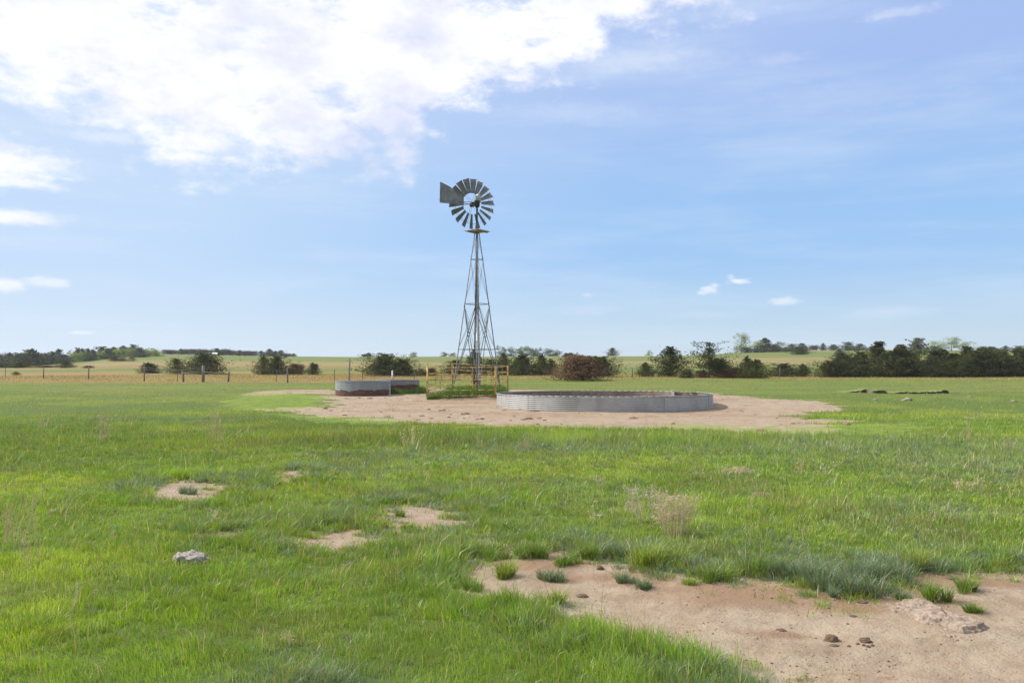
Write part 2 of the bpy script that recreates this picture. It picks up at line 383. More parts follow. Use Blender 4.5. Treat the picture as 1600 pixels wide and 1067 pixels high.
# ------------------------------------------------------------------ ground: one sheet, finer towards the camera
def make_ground():
    rs = np.concatenate([np.linspace(.4, 3, 14)[:-1], np.geomspace(3, 60, 400)[:-1], np.geomspace(60, 340, 200)[:-1], np.geomspace(340, 9000, 60)])
    fa = np.radians(np.arange(-48, 48.01, .22)); ba = np.radians(np.arange(50, 311, 3.0))
    an = np.concatenate([fa, ba]); nA = len(an); nR = len(rs)
    A, R = np.meshgrid(an, rs); x = (R*np.sin(A)).ravel(); y = (R*np.cos(A)).ravel(); z = gz(x, y)
    dsd = dirt_sd(x, y); ms = moss_sd(x, y)
    dm = sstep(-dsd, -.10, .16)
    z = z+dirt_drop(x, y, dsd)
    V = np.stack([x, y, z], 1); V = np.vstack([V, [[0, 0, g1(0, 0)]]])
    i = np.arange(nR-1)[:, None]*nA; j = np.arange(nA)[None, :]; j2 = (j+1) % nA
    Q = np.stack([i+j, i+j2, i+nA+j2, i+nA+j], -1).reshape(-1, 4)[:, ::-1]
    c = len(V)-1; jj = np.arange(nA); Tt = np.stack([np.full(nA, c), jj, (jj+1) % nA], 1)[:, ::-1]
    me = np_mesh('ground', V, [Q, Tt], smooth=True)
    blue, yel, tall, dry = zone(x, y)
    px = x/np.maximum(y, .5)*F+800
    damp = np.zeros_like(x)
    for g in [(1200, 925, 1.1, .36), (860, 880, .5, .3), (1450, 900, .6, .2), (960, 895, .35, .2), (1230, 985, .25, .08), (1130, 915, .6, .25), (1550, 905, .8, .22), (1000, 905, .3, .15), (1320, 945, .35, .15), (895, 900, .2, .2), (1300, 1012, .07, .03), (1340, 1048, .09, .03), (1245, 1055, .14, .03), (1390, 1052, .08, .03)]:
        damp = np.maximum(damp, gauss(x, y, *g))
    damp = np.maximum(damp, sstep(fbm(x, y*1.8, .22, 4, 313), .52, .72)*.55*sstep(y, 18, 24))
    damp = np.maximum(damp, .55*sstep(dsd, -.45, -.05)*(fbm(x, y, 1.1, 3, 317) > .45))
    # dead-grass tint of the far field: rust band behind the fence, then tan and green bands
    wob = (fbm(x*.3, y, .03, 4, 111)-.5)*26
    yb = y+wob
    lft = 1-sstep(px, 430, 760); 
    rust = sstep(yb, 60, 68)*(1-sstep(yb, 90, 110))*(.80*lft+.15)+sstep(yb, 100, 130)*(1-sstep(yb, 170, 210))*(.28+.25*lft)+sstep(y, 72, 80)*(1-sstep(yb, 92, 110))*.65*(1-lft)
    tan = sstep(yb, 130, 160)*(1-sstep(yb, 190, 215))*.42+sstep(y, 285, 298)*.9*sstep(px, 440, 600)+sstep(yb, 100, 130)*.22+.2*(fbm(x*.4, y, .05, 3, 77)-.3)
    ex = lambda v, d=0.0: np.concatenate([v, [d]])
    fattr(me, 'dirt', ex(np.clip(.5-dsd/.9, 0, 1))); fattr(me, 'moss', ex(np.clip(.5-ms/2.0, 0, 1)))
    fattr(me, 'blue', ex(blue)); fattr(me, 'yel', ex(yel)); fattr(me, 'damp', ex(damp)); fattr(me, 'rust', ex(np.clip(rust, 0, 1))); fattr(me, 'tan', ex(np.clip(tan, 0, 1)))
    m, T = mat('ground_soil_and_grass')
    tc = T.n('ShaderNodeTexCoord'); P = tc.outputs['Object']
    at_ = lambda n: T.n('ShaderNodeAttribute', attribute_name=n).outputs['Fac']
    nf = T.noise(P, 14, 6, .65); nm = T.noise(P, 2.2, 7, .68); nb = T.noise(P, .35, 4, .6); nff = T.noise(P, 60, 4, .6)
    # soil
    soil = T.mix(T.ss(nm, .35, .68), (.34, .273, .200), (.25, .187, .130))
    soil = T.mix(T.ss(nf, .55, .8), soil, (.20, .145, .105))
    spk = T.n('ShaderNodeTexVoronoi', {'Vector': P, 'Scale': 38.0, 'Randomness': 1.0})
    soil = T.mix(T.m('MULTIPLY', T.m('MULTIPLY', T.ss(spk.outputs['Distance'], .30, .16), T.ss(T.noise(P, 3.3, 3), .50, .62)), .75), soil, (.15, .10, .07))
    soil = T.mix(T.m('MULTIPLY', T.ss(T.noise(P, 1.1, 6, .7, .6), .50, .66), .5), soil, (.29, .195, .135))
    soil = T.mix(T.m('MULTIPLY', T.ss(nff, .52, .72), .35), soil, (.42, .345, .285))
    dampf = T.ss(T.m('ADD', at_('damp'), T.m('MULTIPLY', T.m('SUBTRACT', nm, .5), .55)), .15, .95)
    soil = T.mix(T.m('MULTIPLY', dampf, .85), soil, (.235, .15, .095))
    # thatch and grass seen between and beyond the blades
    gr = T.mix(at_('yel'), (.085, .13, .026), (.125, .165, .03))
    gr = T.mix(at_('blue'), gr, (.062, .10, .045))
    gr = T.mix(T.ss(nf, .5, .8), gr, (.14, .12, .06))
    yl = T.n('ShaderNodeSeparateXYZ', {0: P}).outputs[1]
    sv = T.n('ShaderNodeMapping', {'Vector': P, 'Scale': (.25, 1, 1)}).outputs[0]
    fn = T.noise(sv, .25, 6, .65)
    far = T.mix(T.ss(fn, .38, .64), (.105, .15, .036), (.16, .165, .05))
    far = T.mix(T.m('MULTIPLY', T.ss(nm, .5, .75), .35), far, (.09, .12, .04))
    gr = T.mix(T.ss(yl, 30, 60), gr, far)
    rn = T.noise(sv, .5, 6, .7)
    rf = T.ss(T.m('ADD', at_('rust'), T.m('MULTIPLY', T.m('SUBTRACT', rn, .5), 1.3)), .22, .62)
    gr = T.mix(T.m('MULTIPLY', rf, .85), gr, T.mix(T.ss(nb, .4, .62), (.27, .16, .075), (.22, .165, .07)))
    tf = T.ss(T.m('ADD', at_('tan'), T.m('MULTIPLY', T.m('SUBTRACT', fn, .5), 1.2)), .25, .8)
    gr = T.mix(T.m('MULTIPLY', tf, .75), gr, (.25, .195, .095))
    mo = T.ss(T.m('ADD', at_('moss'), T.m('MULTIPLY', T.m('SUBTRACT', nm, .5), 1.6)), .38, .66)
    de = T.m('ADD', at_('dirt'), T.m('MULTIPLY', T.m('SUBTRACT', nf, .5), .35))
    dirt = T.ss(de, .42, .60)
    c = T.mix(dirt, gr, soil)
    c = T.mix(T.m('MULTIPLY', mo, T.m('ADD', .25, T.m('MULTIPLY', T.ss(nm, .38, .62), .5))), c, T.mix(T.ss(nf, .45, .7), (.17, .25, .03), (.25, .29, .07)))
    h = T.m('ADD', T.m('MULTIPLY', nf, .7), T.m('MULTIPLY', nff, .35)); h = T.m('ADD', h, T.m('MULTIPLY', T.noise(P, 5.5, 3, .5), .9))
    out(T, pbr(T, c, .95, 0, h, .75, .04, .1))
    tag(link('ground', me, m), kind='structure')
make_ground()

# ------------------------------------------------------------------ grass blades
def blades(pos, h, w, col, lean=.35, seg2=True, ang=None, leanv=None):
    n = len(pos); a = RNG.rand(n)*2*np.pi if ang is None else ang
    side = np.stack([np.cos(a), np.sin(a), np.zeros(n)], 1)
    if leanv is None:
        la = RNG.rand(n)*2*np.pi; lm = np.abs(RNG.randn(n))*lean
        leanv = np.stack([np.cos(la)*lm, np.sin(la)*lm, np.zeros(n)], 1)
    up = np.array([0, 0, 1.0]); hh = h[:, None]; ww = w[:, None]
    b0 = pos-side*ww*.5; b1 = pos+side*ww*.5
    if seg2:
        mid = pos+up*hh*.55+leanv*hh*.30; tip = pos+up*hh*(1-.15*np.linalg.norm(leanv, axis=1)[:, None])+leanv*hh
        V = np.stack([b0, b1, mid+side*ww*.42, mid-side*ww*.42, tip], 1).reshape(-1, 3)
        k = np.arange(n)[:, None]*5; Q = k+np.array([[0, 1, 2, 3]]); Tt = k+np.array([[3, 2, 4]])
        return V, Q, Tt, np.repeat(col, 5, 0)
    tip = pos+up*hh+leanv*hh
    V = np.stack([b0, b1, tip], 1).reshape(-1, 3); k = np.arange(n)[:, None]*3
    return V, None, k+np.array([[0, 1, 2]]), np.repeat(col, 3, 0)
C_G = np.array([.175, .265, .036]); C_Y = np.array([.255, .33, .042]); C_B = np.array([.19, .265, .155]); C_S = np.array([.46, .36, .19]); C_D = np.array([.07, .13, .022])
C_R = np.array([.33, .20, .10]); C_L = np.array([.20, .34, .04])
def grasscol(x, y, blue, yel, tall, dry, n):
    c = C_G[None]*(1-yel[:, None])+C_Y[None]*yel[:, None]
    c = c*(1-blue[:, None]*.9)+C_B[None]*blue[:, None]*.9
    t = np.clip(tall-.3, 0, 1)[:, None]*.6
    c = c*(1-t)+C_L[None]*t*(1-blue[:, None]*.5)+c*t*blue[:, None]*.5
    c = c*(.72+.54*RNG.rand(n, 1))
    c = c*(.86+.34*sstep(fbm(x, y, 3.0, 3, 131), .3, .7)[:, None])*np.array([1.33, 1.34, .80])
    b = RNG.rand(n)*sstep(fbm(x, y, .7, 3, 133), .5, .7) > .45; c[b] = c[b]*.4+np.array([.25, .22, .10])*.6
    return c
def make_grass():
    parts = []
    def ring(r0, r1, n, alpha, seg2):
        # density ~ r^-alpha
        p = 2-alpha; u = RNG.rand(n)
        r = (r0**p+u*(r1**p-r0**p))**(1/p); a = np.radians((RNG.rand(n)*2-1)*43)
        x = r*np.sin(a); y = r*np.cos(a)
        # clumping
        blue, yel, tall, dry = zone(x, y)
        d = dirt_sd(x, y); ms = moss_sd(x, y); pd = pen_d(x, y)
        clump = fbm(x, y, 7, 3, 141)
        keep = RNG.rand(n) < np.where(d < 0, np.maximum(np.clip(.42+d*2.6, 0, .5)*sstep(clump, .48, .6), .10*(clump > .56)*(d > -.5)*(r < 14)), .55+.45*sstep(clump, .3, .5))
        keep |= (d < -.02) & (d > -.30) & (fbm(x, y, 5.5, 3, 151) > .60) & (r < 14) & (RNG.rand(n) < .6)
        keep &= ~((ms < .2) & (RNG.rand(n) < .9))
        keep |= (pd < 1.35) & (d < 0) & (x < TWX-.3) & (RNG.rand(n) < .25)
        # the round tanks keep their floor clear
        for cx, cy, rr in TANKS: keep &= np.hypot(x-cx, y-cy) > rr+.03
        inpen = (pd < 1.1)[keep]
        x, y, blue, yel, tall, dry, d, r, clump = [v[keep] for v in (x, y, blue, yel, tall, dry, d, r, clump)]
        m = len(x); z = gz(x, y)-.012+dirt_drop(x, y, d)
        far = sstep(r, 6, 30)
        h = (.028+.036*RNG.rand(m))*(1+1.5*tall)*(.75+.5*sstep(clump, .35, .65))*(1+.5*far)
        h = np.where(np.abs(d) < .25, h*1.2, h); h = np.where(d > 0, h, h*.75)
        band = sstep(r, 15, 18)*(1-sstep(r, 21, 25)); h *= 1+.5*band
        h = np.where(inpen, .22+.16*RNG.rand(m), h)
        w = (.0024+.0022*RNG.rand(m))*(np.maximum(r, 4)/5)**.8*(1+.3*tall)
        c = grasscol(x, y, blue, yel, tall, dry, m)
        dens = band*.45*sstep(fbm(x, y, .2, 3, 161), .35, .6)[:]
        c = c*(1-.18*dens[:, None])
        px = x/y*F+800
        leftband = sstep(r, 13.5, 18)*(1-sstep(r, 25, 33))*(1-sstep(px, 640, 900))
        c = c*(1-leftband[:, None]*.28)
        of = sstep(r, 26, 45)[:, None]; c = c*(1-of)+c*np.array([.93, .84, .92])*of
        edgeblur = (fbm(x, y, .15, 3, 5)-.5)*10
        st = RNG.rand(m); sp = .05+.12*dry+.05*sstep(fbm(x, y, .5, 3, 171), .55, .7)
        s = st < sp; c[s] = C_S*(.6+.6*RNG.rand(s.sum(), 1)); h[s] *= .9; s2 = RNG.rand(m) < .008; c[s2] = C_S*(.7+.6*RNG.rand(s2.sum(), 1)); h[s2] = h[s2]*2.1+.03
        # rusty dead grass near the fence line
        lf = 1-sstep(px, 430, 760); rr = sstep(y+edgeblur, 71-10*lf, 80-13*lf)*(.35+.4*(fbm(x, y, .15, 2, 181) > .5)); s = RNG.rand(m) < rr
        c[s] = C_R*(.7+.5*RNG.rand(s.sum(), 1)); h = h*(1+.6*sstep(y, 72, 82))*(1-.35*sstep(y, 34, 48)*(1-sstep(y, 60, 72)))
        wind = np.stack([fbm(x, y, 1.2, 2, 191)-.5, fbm(x, y, 1.2, 2, 201)-.5, np.zeros(m)], 1)*.7
        la = RNG.rand(m)*6.28; lm = np.abs(RNG.randn(m))*.42
        lv = wind+np.stack([np.cos(la)*lm, np.sin(la)*lm, np.zeros(m)], 1)
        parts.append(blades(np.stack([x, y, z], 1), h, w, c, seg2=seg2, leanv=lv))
    ring(2.6, 6.5, 170000, .25, True)
    ring(6.5, 16, 330000, 1.0, True)
    ring(16, 34, 280000, 1.2, False)
    ring(34, 100, 190000, 1.0, False)
    # tufts: many in the fringe of the bare ground, scattered ones elsewhere
    def tufts(x, y, nb_, hgt, rad):
        k = np.repeat(np.arange(len(x)), nb_); m = len(k); a = RNG.rand(m)*6.28; rr = np.sqrt(RNG.rand(m))*rad[k]
        X_ = x[k]+np.cos(a)*rr; Y_ = y[k]+np.sin(a)*rr*.8
        lv = np.stack([np.cos(a), np.sin(a), np.zeros(m)], 1)*(rr/rad[k]*.75)[:, None]+RNG.randn(m, 3)*[.25, .25, 0]
        h_ = hgt[k]*(.4+.6*RNG.rand(m)); blue, yel, tall, dry = zone(x, y); ty = RNG.rand(len(x))
        c_ = 1.12*np.where((ty < .15+.75*blue)[:, None], C_B[None], np.where((ty > .7)[:, None], C_Y[None], C_L[None]*.9))[k]*(.6+.65*RNG.rand(m, 1))*(.8+.35*RNG.rand(len(x), 1))[k]
        st = RNG.rand(m) < .07; c_[st] = C_S*.8
        w_ = (.0024+.0022*RNG.rand(m))*(np.maximum(Y_, 4)/5)**.8
        parts.append(blades(np.stack([X_, Y_, gd(X_, Y_)-.012], 1), h_, w_, c_, leanv=lv))
    n = 60000; r_ = 4+RNG.rand(n)*14; a_ = np.radians((RNG.rand(n)*2-1)*36); x = r_*np.sin(a_); y = r_*np.cos(a_); d = dirt_sd(x, y)
    k = (d > -.12-.16*(fbm(x, y, 2.2, 2, 401) > .5)) & (d < .55) & (RNG.rand(n) < .55*np.exp(-((d-.08)/.28)**2)); x, y, d = x[k][:1500], y[k][:1500], d[k][:1500]
    big = RNG.rand(len(x)); tufts(x, y, 55, (.065+.12*big)*(1-.4*(d < 0))*(.85+.15*y/8), .03+.06*big)
    n = 9000; p_ = .8; u_ = RNG.rand(n); r_ = (3.5**p_+u_*(22**p_-3.5**p_))**(1/p_); a_ = np.radians((RNG.rand(n)*2-1)*38); x = r_*np.sin(a_); y = r_*np.cos(a_)
    k = (dirt_sd(x, y) > .1) & (moss_sd(x, y) > 0); x, y = x[k], y[k]; big = RNG.rand(len(x))**1.6; tl = zone(x, y)[2]
    tufts(x, y, 20, (.045+.06*big)*(1+.9*tl)*(.8+.05*y), .02+.05*big)
    for (px, py, wx, hy, nt, hg) in [(420, 806, 40, 14, 26, .15), (480, 812, 60, 14, 40, .16), (545, 815, 34, 10, 22, .14), (690, 838, 60, 14, 34, .13), (760, 800, 70, 16, 44, .15), (700, 775, 40, 8, 24, .15), (640, 780, 60, 8, 40, .13),
                                     (560, 790, 40, 8, 20, .12), (690, 890, 30, 26, 34, .15), (730, 862, 40, 14, 22, .12), (820, 838, 50, 12, 26, .12), (250, 752, 26, 6, 14, .10), (325, 744, 20, 5, 12, .10), (900, 850, 60, 12, 26, .12), (1180, 868, 90, 14, 40, .12),
                                     (1330, 872, 90, 14, 40, .12), (1480, 868, 90, 12, 36, .11), (1060, 860, 60, 12, 26, .12), (480, 1062, 60, 16, 30, .14), (40, 985, 50, 16, 18, .12), (800, 960, 60, 14, 30, .12), (940, 1000, 60, 12, 26, .12), (1060, 1035, 60, 12, 26, .12)]:
        pp = [hit(px+RNG.randn()*wx*.6, py+RNG.randn()*hy*.6) for _ in range(nt)]
        tufts(np.array([q.x for q in pp]), np.array([q.y for q in pp]), 60, hg*(.55+.5*RNG.rand(nt)), .05+.05*RNG.rand(nt))
    # dead litter lying flat on the bare soil and in the grass
    n = 14000; r_ = 3.8+RNG.rand(n)**1.3*12; a_ = np.radians((RNG.rand(n)*2-1)*38); x = r_*np.sin(a_); y = r_*np.cos(a_); d = dirt_sd(x, y); k = (d < .1) & (RNG.rand(n) < .15+.85*np.exp(-np.abs(d)/.2)); x, y = x[k], y[k]; m = len(x)
    la = RNG.rand(m)*6.28; lv = np.stack([np.cos(la), np.sin(la), np.zeros(m)], 1)*6
    parts.append(blades(np.stack([x, y, gd(x, y)+.003], 1), .004+.009*RNG.rand(m), .0022*(y/5)**.7, C_S[None]*(.45+.8*RNG.rand(m, 1)), leanv=lv, seg2=False))
    # rank grass on the raised pad inside the pen and round the small tanks
    n = 16000; x = TWX-.35+(RNG.rand(n)*2-1)*1.9; y = 40.2+(RNG.rand(n)*2-1)*2.0; k = (pen_d(x, y) < .85+.3*fbm(x, y, 1.5, 2, 7)) ; x = x[k]; y = y[k]
    a = RNG.rand(5000)*6.28; rr = 1+np.abs(RNG.randn(5000))*.16; x2 = LT2[0]+np.cos(a)*(LT2[2]+.05)*rr; y2 = LT2[1]+np.sin(a)*(LT2[2]+.05)*rr; k2 = (np.hypot(x2-LT1[0], y2-LT1[1]) > LT1[2]+.1) & (x2 > LT2[0]-.3)
    x = np.concatenate([x, x2[k2]]); y = np.concatenate([y, y2[k2]]); m = len(x)
    hh = (.18+.26*RNG.rand(m))*(.5+.9*fbm(x, y, 2, 2, 8)); c = np.array([.13, .22, .035])[None]*(.6+.8*RNG.rand(m, 1))
    la = RNG.rand(m)*6.28; lm = np.abs(RNG.randn(m))*.4
    parts.append(blades(np.stack([x, y, gz(x, y)-.02], 1), hh, .018+.012*RNG.rand(m), c, seg2=False, leanv=np.stack([np.cos(la)*lm, np.sin(la)*lm, np.zeros(m)], 1)))
    V = []; Q = []; Tt = []; Cc = []; off = 0
    for v, q, t, c in parts:
        V.append(v); Cc.append(c)
        if q is not None: Q.append(q+off)
        Tt.append(t+off); off += len(v)
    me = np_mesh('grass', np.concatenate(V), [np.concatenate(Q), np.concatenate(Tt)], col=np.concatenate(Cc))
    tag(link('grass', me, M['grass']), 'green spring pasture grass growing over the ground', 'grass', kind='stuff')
BIG = (at(942.5, 35.4).x, 35.4, 4.57)
TANKS = [BIG]
LT1 = (at(567.5, 43.2).x, 43.2, 1.42); LT2 = (at(622, 45.4).x, 45.4, 1.16)
TANKS += [LT1, LT2]
make_grass()
def crumbs():
    # loose soil crumbs strewn on the bare ground
    n = 30000; r_ = 3.8+RNG.rand(n)**1.4*14; a_ = np.radians((RNG.rand(n)*2-1)*38); x = r_*np.sin(a_); y = r_*np.cos(a_); d = dirt_sd(x, y)
    k = (d < .02) & (RNG.rand(n) < .12+.9*sstep(fbm(x, y, 1.5, 3, 501), .48, .66)); x, y = x[k], y[k]
    n2 = 9000; y2 = 24+RNG.rand(n2)*22; x2 = (RNG.rand(n2)*1.0-.42)*y2*.9; d2 = dirt_sd(x2, y2); k2 = (d2 < -.1) & (RNG.rand(n2) < .1+sstep(fbm(x2, y2*1.5, .4, 3, 503), .5, .65))
    for cx, cy, rr in TANKS: k2 &= np.hypot(x2-cx, y2-cy) > rr+.05
    k2 &= pen_d(x2, y2) > 1.2
    x = np.concatenate([x, x2[k2]]); y = np.concatenate([y, y2[k2]]); m = len(x)
    s_ = (.003+.009*RNG.rand(m)**3)*(1+.06*np.maximum(y-6, 0)); c = np.stack([x, y, gd(x, y)-.001+s_*.1], 1)
    B = np.array([[1, 0, 0], [0, 1, 0], [-1, 0, 0], [0, -1, 0], [0, 0, .8], [0, 0, -.6]])
    a = RNG.rand(m)*6.28; ca, sa = np.cos(a), np.sin(a); J = B[None]*(.7+.6*RNG.rand(m, 6, 1))
    V = np.stack([J[..., 0]*ca[:, None]-J[..., 1]*sa[:, None], J[..., 0]*sa[:, None]+J[..., 1]*ca[:, None], J[..., 2]], -1)*s_[:, None, None]+c[:, None]
    T_ = np.array([[0, 1, 4], [1, 2, 4], [2, 3, 4], [3, 0, 4], [1, 0, 5], [2, 1, 5], [3, 2, 5], [0, 3, 5]])
    Fq = (np.arange(m)[:, None, None]*6+T_[None]).reshape(-1, 3); col = np.array([.26, .19, .135])[None]*(.5+.8*RNG.rand(m, 1))
    me = np_mesh('soil_crumbs', V.reshape(-1, 3), Fq, col=np.repeat(col, 6, 0))
    mm, T = mat('soil_crumb'); at_ = T.n('ShaderNodeAttribute', attribute_name='col'); out(T, T.n('ShaderNodeBsdfDiffuse', {'Color': at_.outputs['Color']}))
    tag(link('soil_crumbs', me, mm), 'loose soil crumbs strewn over the bare ground', 'soil crumbs', kind='stuff')
crumbs()

ORD = ['first', 'second', 'third', 'fourth', 'fifth', 'sixth', 'seventh', 'eighth', 'ninth', 'tenth', 'eleventh', 'twelfth', 'thirteenth', 'fourteenth', 'fifteenth', 'sixteenth', 'seventeenth', 'eighteenth', 'nineteenth', 'twentieth']
# ------------------------------------------------------------------ tanks
def tank_mat(name, c1, c2, rustc, zr, amt):
    m, T = mat(name); tc = T.n('ShaderNodeTexCoord'); P = tc.outputs['Object']
    z = T.n('ShaderNodeSeparateXYZ', {0: P}).outputs[2]
    n = T.noise(P, 1.6, 5, .6); n2 = T.noise(T.n('ShaderNodeMapping', {'Vector': P, 'Scale': (1.6, 1.6, .8)}).outputs[0], 1.2, 5, .6)
    c = T.mix(T.ss(n2, .35, .65), c1, c2)
    r = T.ss(T.m('ADD', T.m('SUBTRACT', zr, z), T.m('MULTIPLY', T.m('SUBTRACT', n, .5), amt)), 0, .05)
    c = T.mix(T.m('MULTIPLY', r, .9), c, T.mix(T.ss(T.noise(P, 9, 5), .4, .6), rustc, (rustc[0]*.55, rustc[1]*.5, rustc[2]*.5)))
    out(T, pbr(T, c, T.m('ADD', T.m('MULTIPLY', r, .3), .6), T.m('MULTIPLY', T.m('SUBTRACT', 1.0, r), .15), None)); return m
M['tankbig'] = tank_mat('corrugated_zinc', (.38, .38, .37), (.29, .29, .28), (.30, .19, .12), .03, .10)
M['tankold'] = tank_mat('rusted_zinc', (.28, .30, .31), (.21, .225, .235), (.13, .05, .028), .26, .5)
M['mud'] = noisy('tank_floor_mud', (.10, .08, .06), (.15, .12, .09), 4, .9)
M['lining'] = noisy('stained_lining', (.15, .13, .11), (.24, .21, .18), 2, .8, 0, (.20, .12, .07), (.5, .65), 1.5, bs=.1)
M['tankrusty'] = tank_mat('more_rusted_zinc', (.26, .27, .28), (.19, .19, .19), (.12, .045, .026), .40, .5)
wm, T = mat('tank_water'); out(T, pbr(T, (.03, .045, .04), .06, 0, None, spec=.5)); M['water'] = wm
def round_tank(name, cx, cy, R, z0, H, ridges, amp, matk, seams, label, floor=None, sag=0):
    t = empty(name, (cx, cy, z0)); tag(t, label, 'stock tank')
    nS = 180; nz = ridges*6; V = []
    for k in range(nz+1):
        zz = k/nz*H; rr = R+amp*math.sin(2*math.pi*ridges*k/nz)
        for i in range(nS):
            a = 2*math.pi*i/nS; wob = 1+.003*math.sin(3*a+1)+.002*math.sin(7*a)
            V.append((rr*wob*math.cos(a), rr*wob*math.sin(a), zz-.03 if k == 0 else zz))
    Q = []
    for k in range(nz):
        for i in range(nS):
            j = (i+1) % nS; Q.append((k*nS+i, k*nS+j, (k+1)*nS+j, (k+1)*nS+i))
    link('wall', np_mesh('wall', V, np.array(Q), smooth=True), M[matk], t)
    V = []
    for k in range(nz+1):
        zz = k/nz*H; rr = R-.004+amp*math.sin(2*math.pi*ridges*k/nz)
        for i in range(nS):
            a = 2*math.pi*i/nS; wob = 1+.003*math.sin(3*a+1)+.002*math.sin(7*a)
            V.append((rr*wob*math.cos(a), rr*wob*math.sin(a), zz))
    Q = []
    for k in range(nz):
        for i in range(nS):
            j = (i+1) % nS
            Q.append((k*nS+j, k*nS+i, (k+1)*nS+i, (k+1)*nS+j))
    link('lining', np_mesh('lining', V, np.array(Q), smooth=True), M['lining'], t)
    pts = [(R*math.cos(2*math.pi*i/96), R*math.sin(2*math.pi*i/96), H+.008) for i in range(97)]
    MB().path(pts, .018, 6).build('rim', M[matk], t, True)
    for a in seams:
        mb = MB(); ca, sa = math.cos(a), math.sin(a)
        mb.box((ca*(R+amp+.004), sa*(R+amp+.004), H/2), (.006, .05, H*.97), Matrix.Rotation(a, 3, 'Z'))
        for k in range(6): mb.tube((ca*(R+amp+.005), sa*(R+amp+.005), H*(.1+.16*k)), (ca*(R+amp+.016), sa*(R+amp+.016), H*(.1+.16*k)), .009, n=6)
        mb.build('seam', M[matk], t)
    mb = MB(); bmesh.ops.create_circle(mb.b, cap_ends=True, segments=96, radius=R-amp-.01, matrix=Matrix.Translation((0, 0, .30*H)))
    mb.build('water', M['water'], t)
    mb = MB(); bmesh.ops.create_circle(mb.b, cap_ends=True, segments=96, radius=R-amp-.01, matrix=Matrix.Translation((0, 0, .12*H)))
    mb.build('tank_floor', M['mud'], t)
    return t
bz = 0.0
round_tank('stock_tank', BIG[0], BIG[1], BIG[2], -.02, .61, 8, .0075, 'tankbig', [math.radians(a) for a in (-136, -95, -66, -30, 10, 60, 110, 160)],
           'large round shallow corrugated metal stock tank on the bare dirt, widest of the tanks')
z1 = zat(617, LT1[1]-LT1[2]); z2 = zat(613, LT2[1]-LT2[2])
round_tank('stock_tank', LT1[0], LT1[1], LT1[2], z1, zat(596, LT1[1]-LT1[2])-z1, 6, .0045, 'tankold', [math.radians(a) for a in (-100, -50, 40, 150)],
           'old galvanized stock tank with rusty lower wall, the left one of the two small tanks')
round_tank('stock_tank', LT2[0], LT2[1], LT2[2], z2, zat(594, LT2[1]-LT2[2])-z2, 6, .0045, 'tankrusty', [math.radians(a) for a in (-60, 0, 120)],
           'old galvanized stock tank half hidden behind the other small tank, nearer the yellow pen')
# inlet stand between the two small tanks
p = Vector((at(609.5, 41.9).x, 41.9, 0)); p.z = g1(p.x, p.y)
t = empty('tank_bracket', p); tag(t, 'pale upright metal strap standing at the joint of the two small rusty tanks', 'bracket')
MB().bar((0, 0, -.05), (0, 0, .62), .07, .03).build('upright', M['galv'], t, bevel=.004)
MB().box((.02, -.05, .02), (.16, .14, .08)).build('foot', M['palestone'], t, bevel=.015)
# white float valve in the big tank
px0 = (1051-800)/F*37.9; t = empty('float_valve', (px0, 37.9, .15)); tag(t, 'white float valve box with a rusty elbow at the back edge of the large tank', 'float valve')
MB().tube((0, 0, -.1), (0, 0, .50), .065, n=16).build('standpipe', M['white'], t, True)
MB().tube((0, 0, .50), (0, 0, .53), .078, n=16).build('cap', M['white'], t, True)
MB().tube((.06, 0, .38), (.19, 0, .38), .035, n=10).tube((.17, 0, .38), (.17, 0, .30), .04, n=10).build('elbow', M['rustpipe'], t, True)

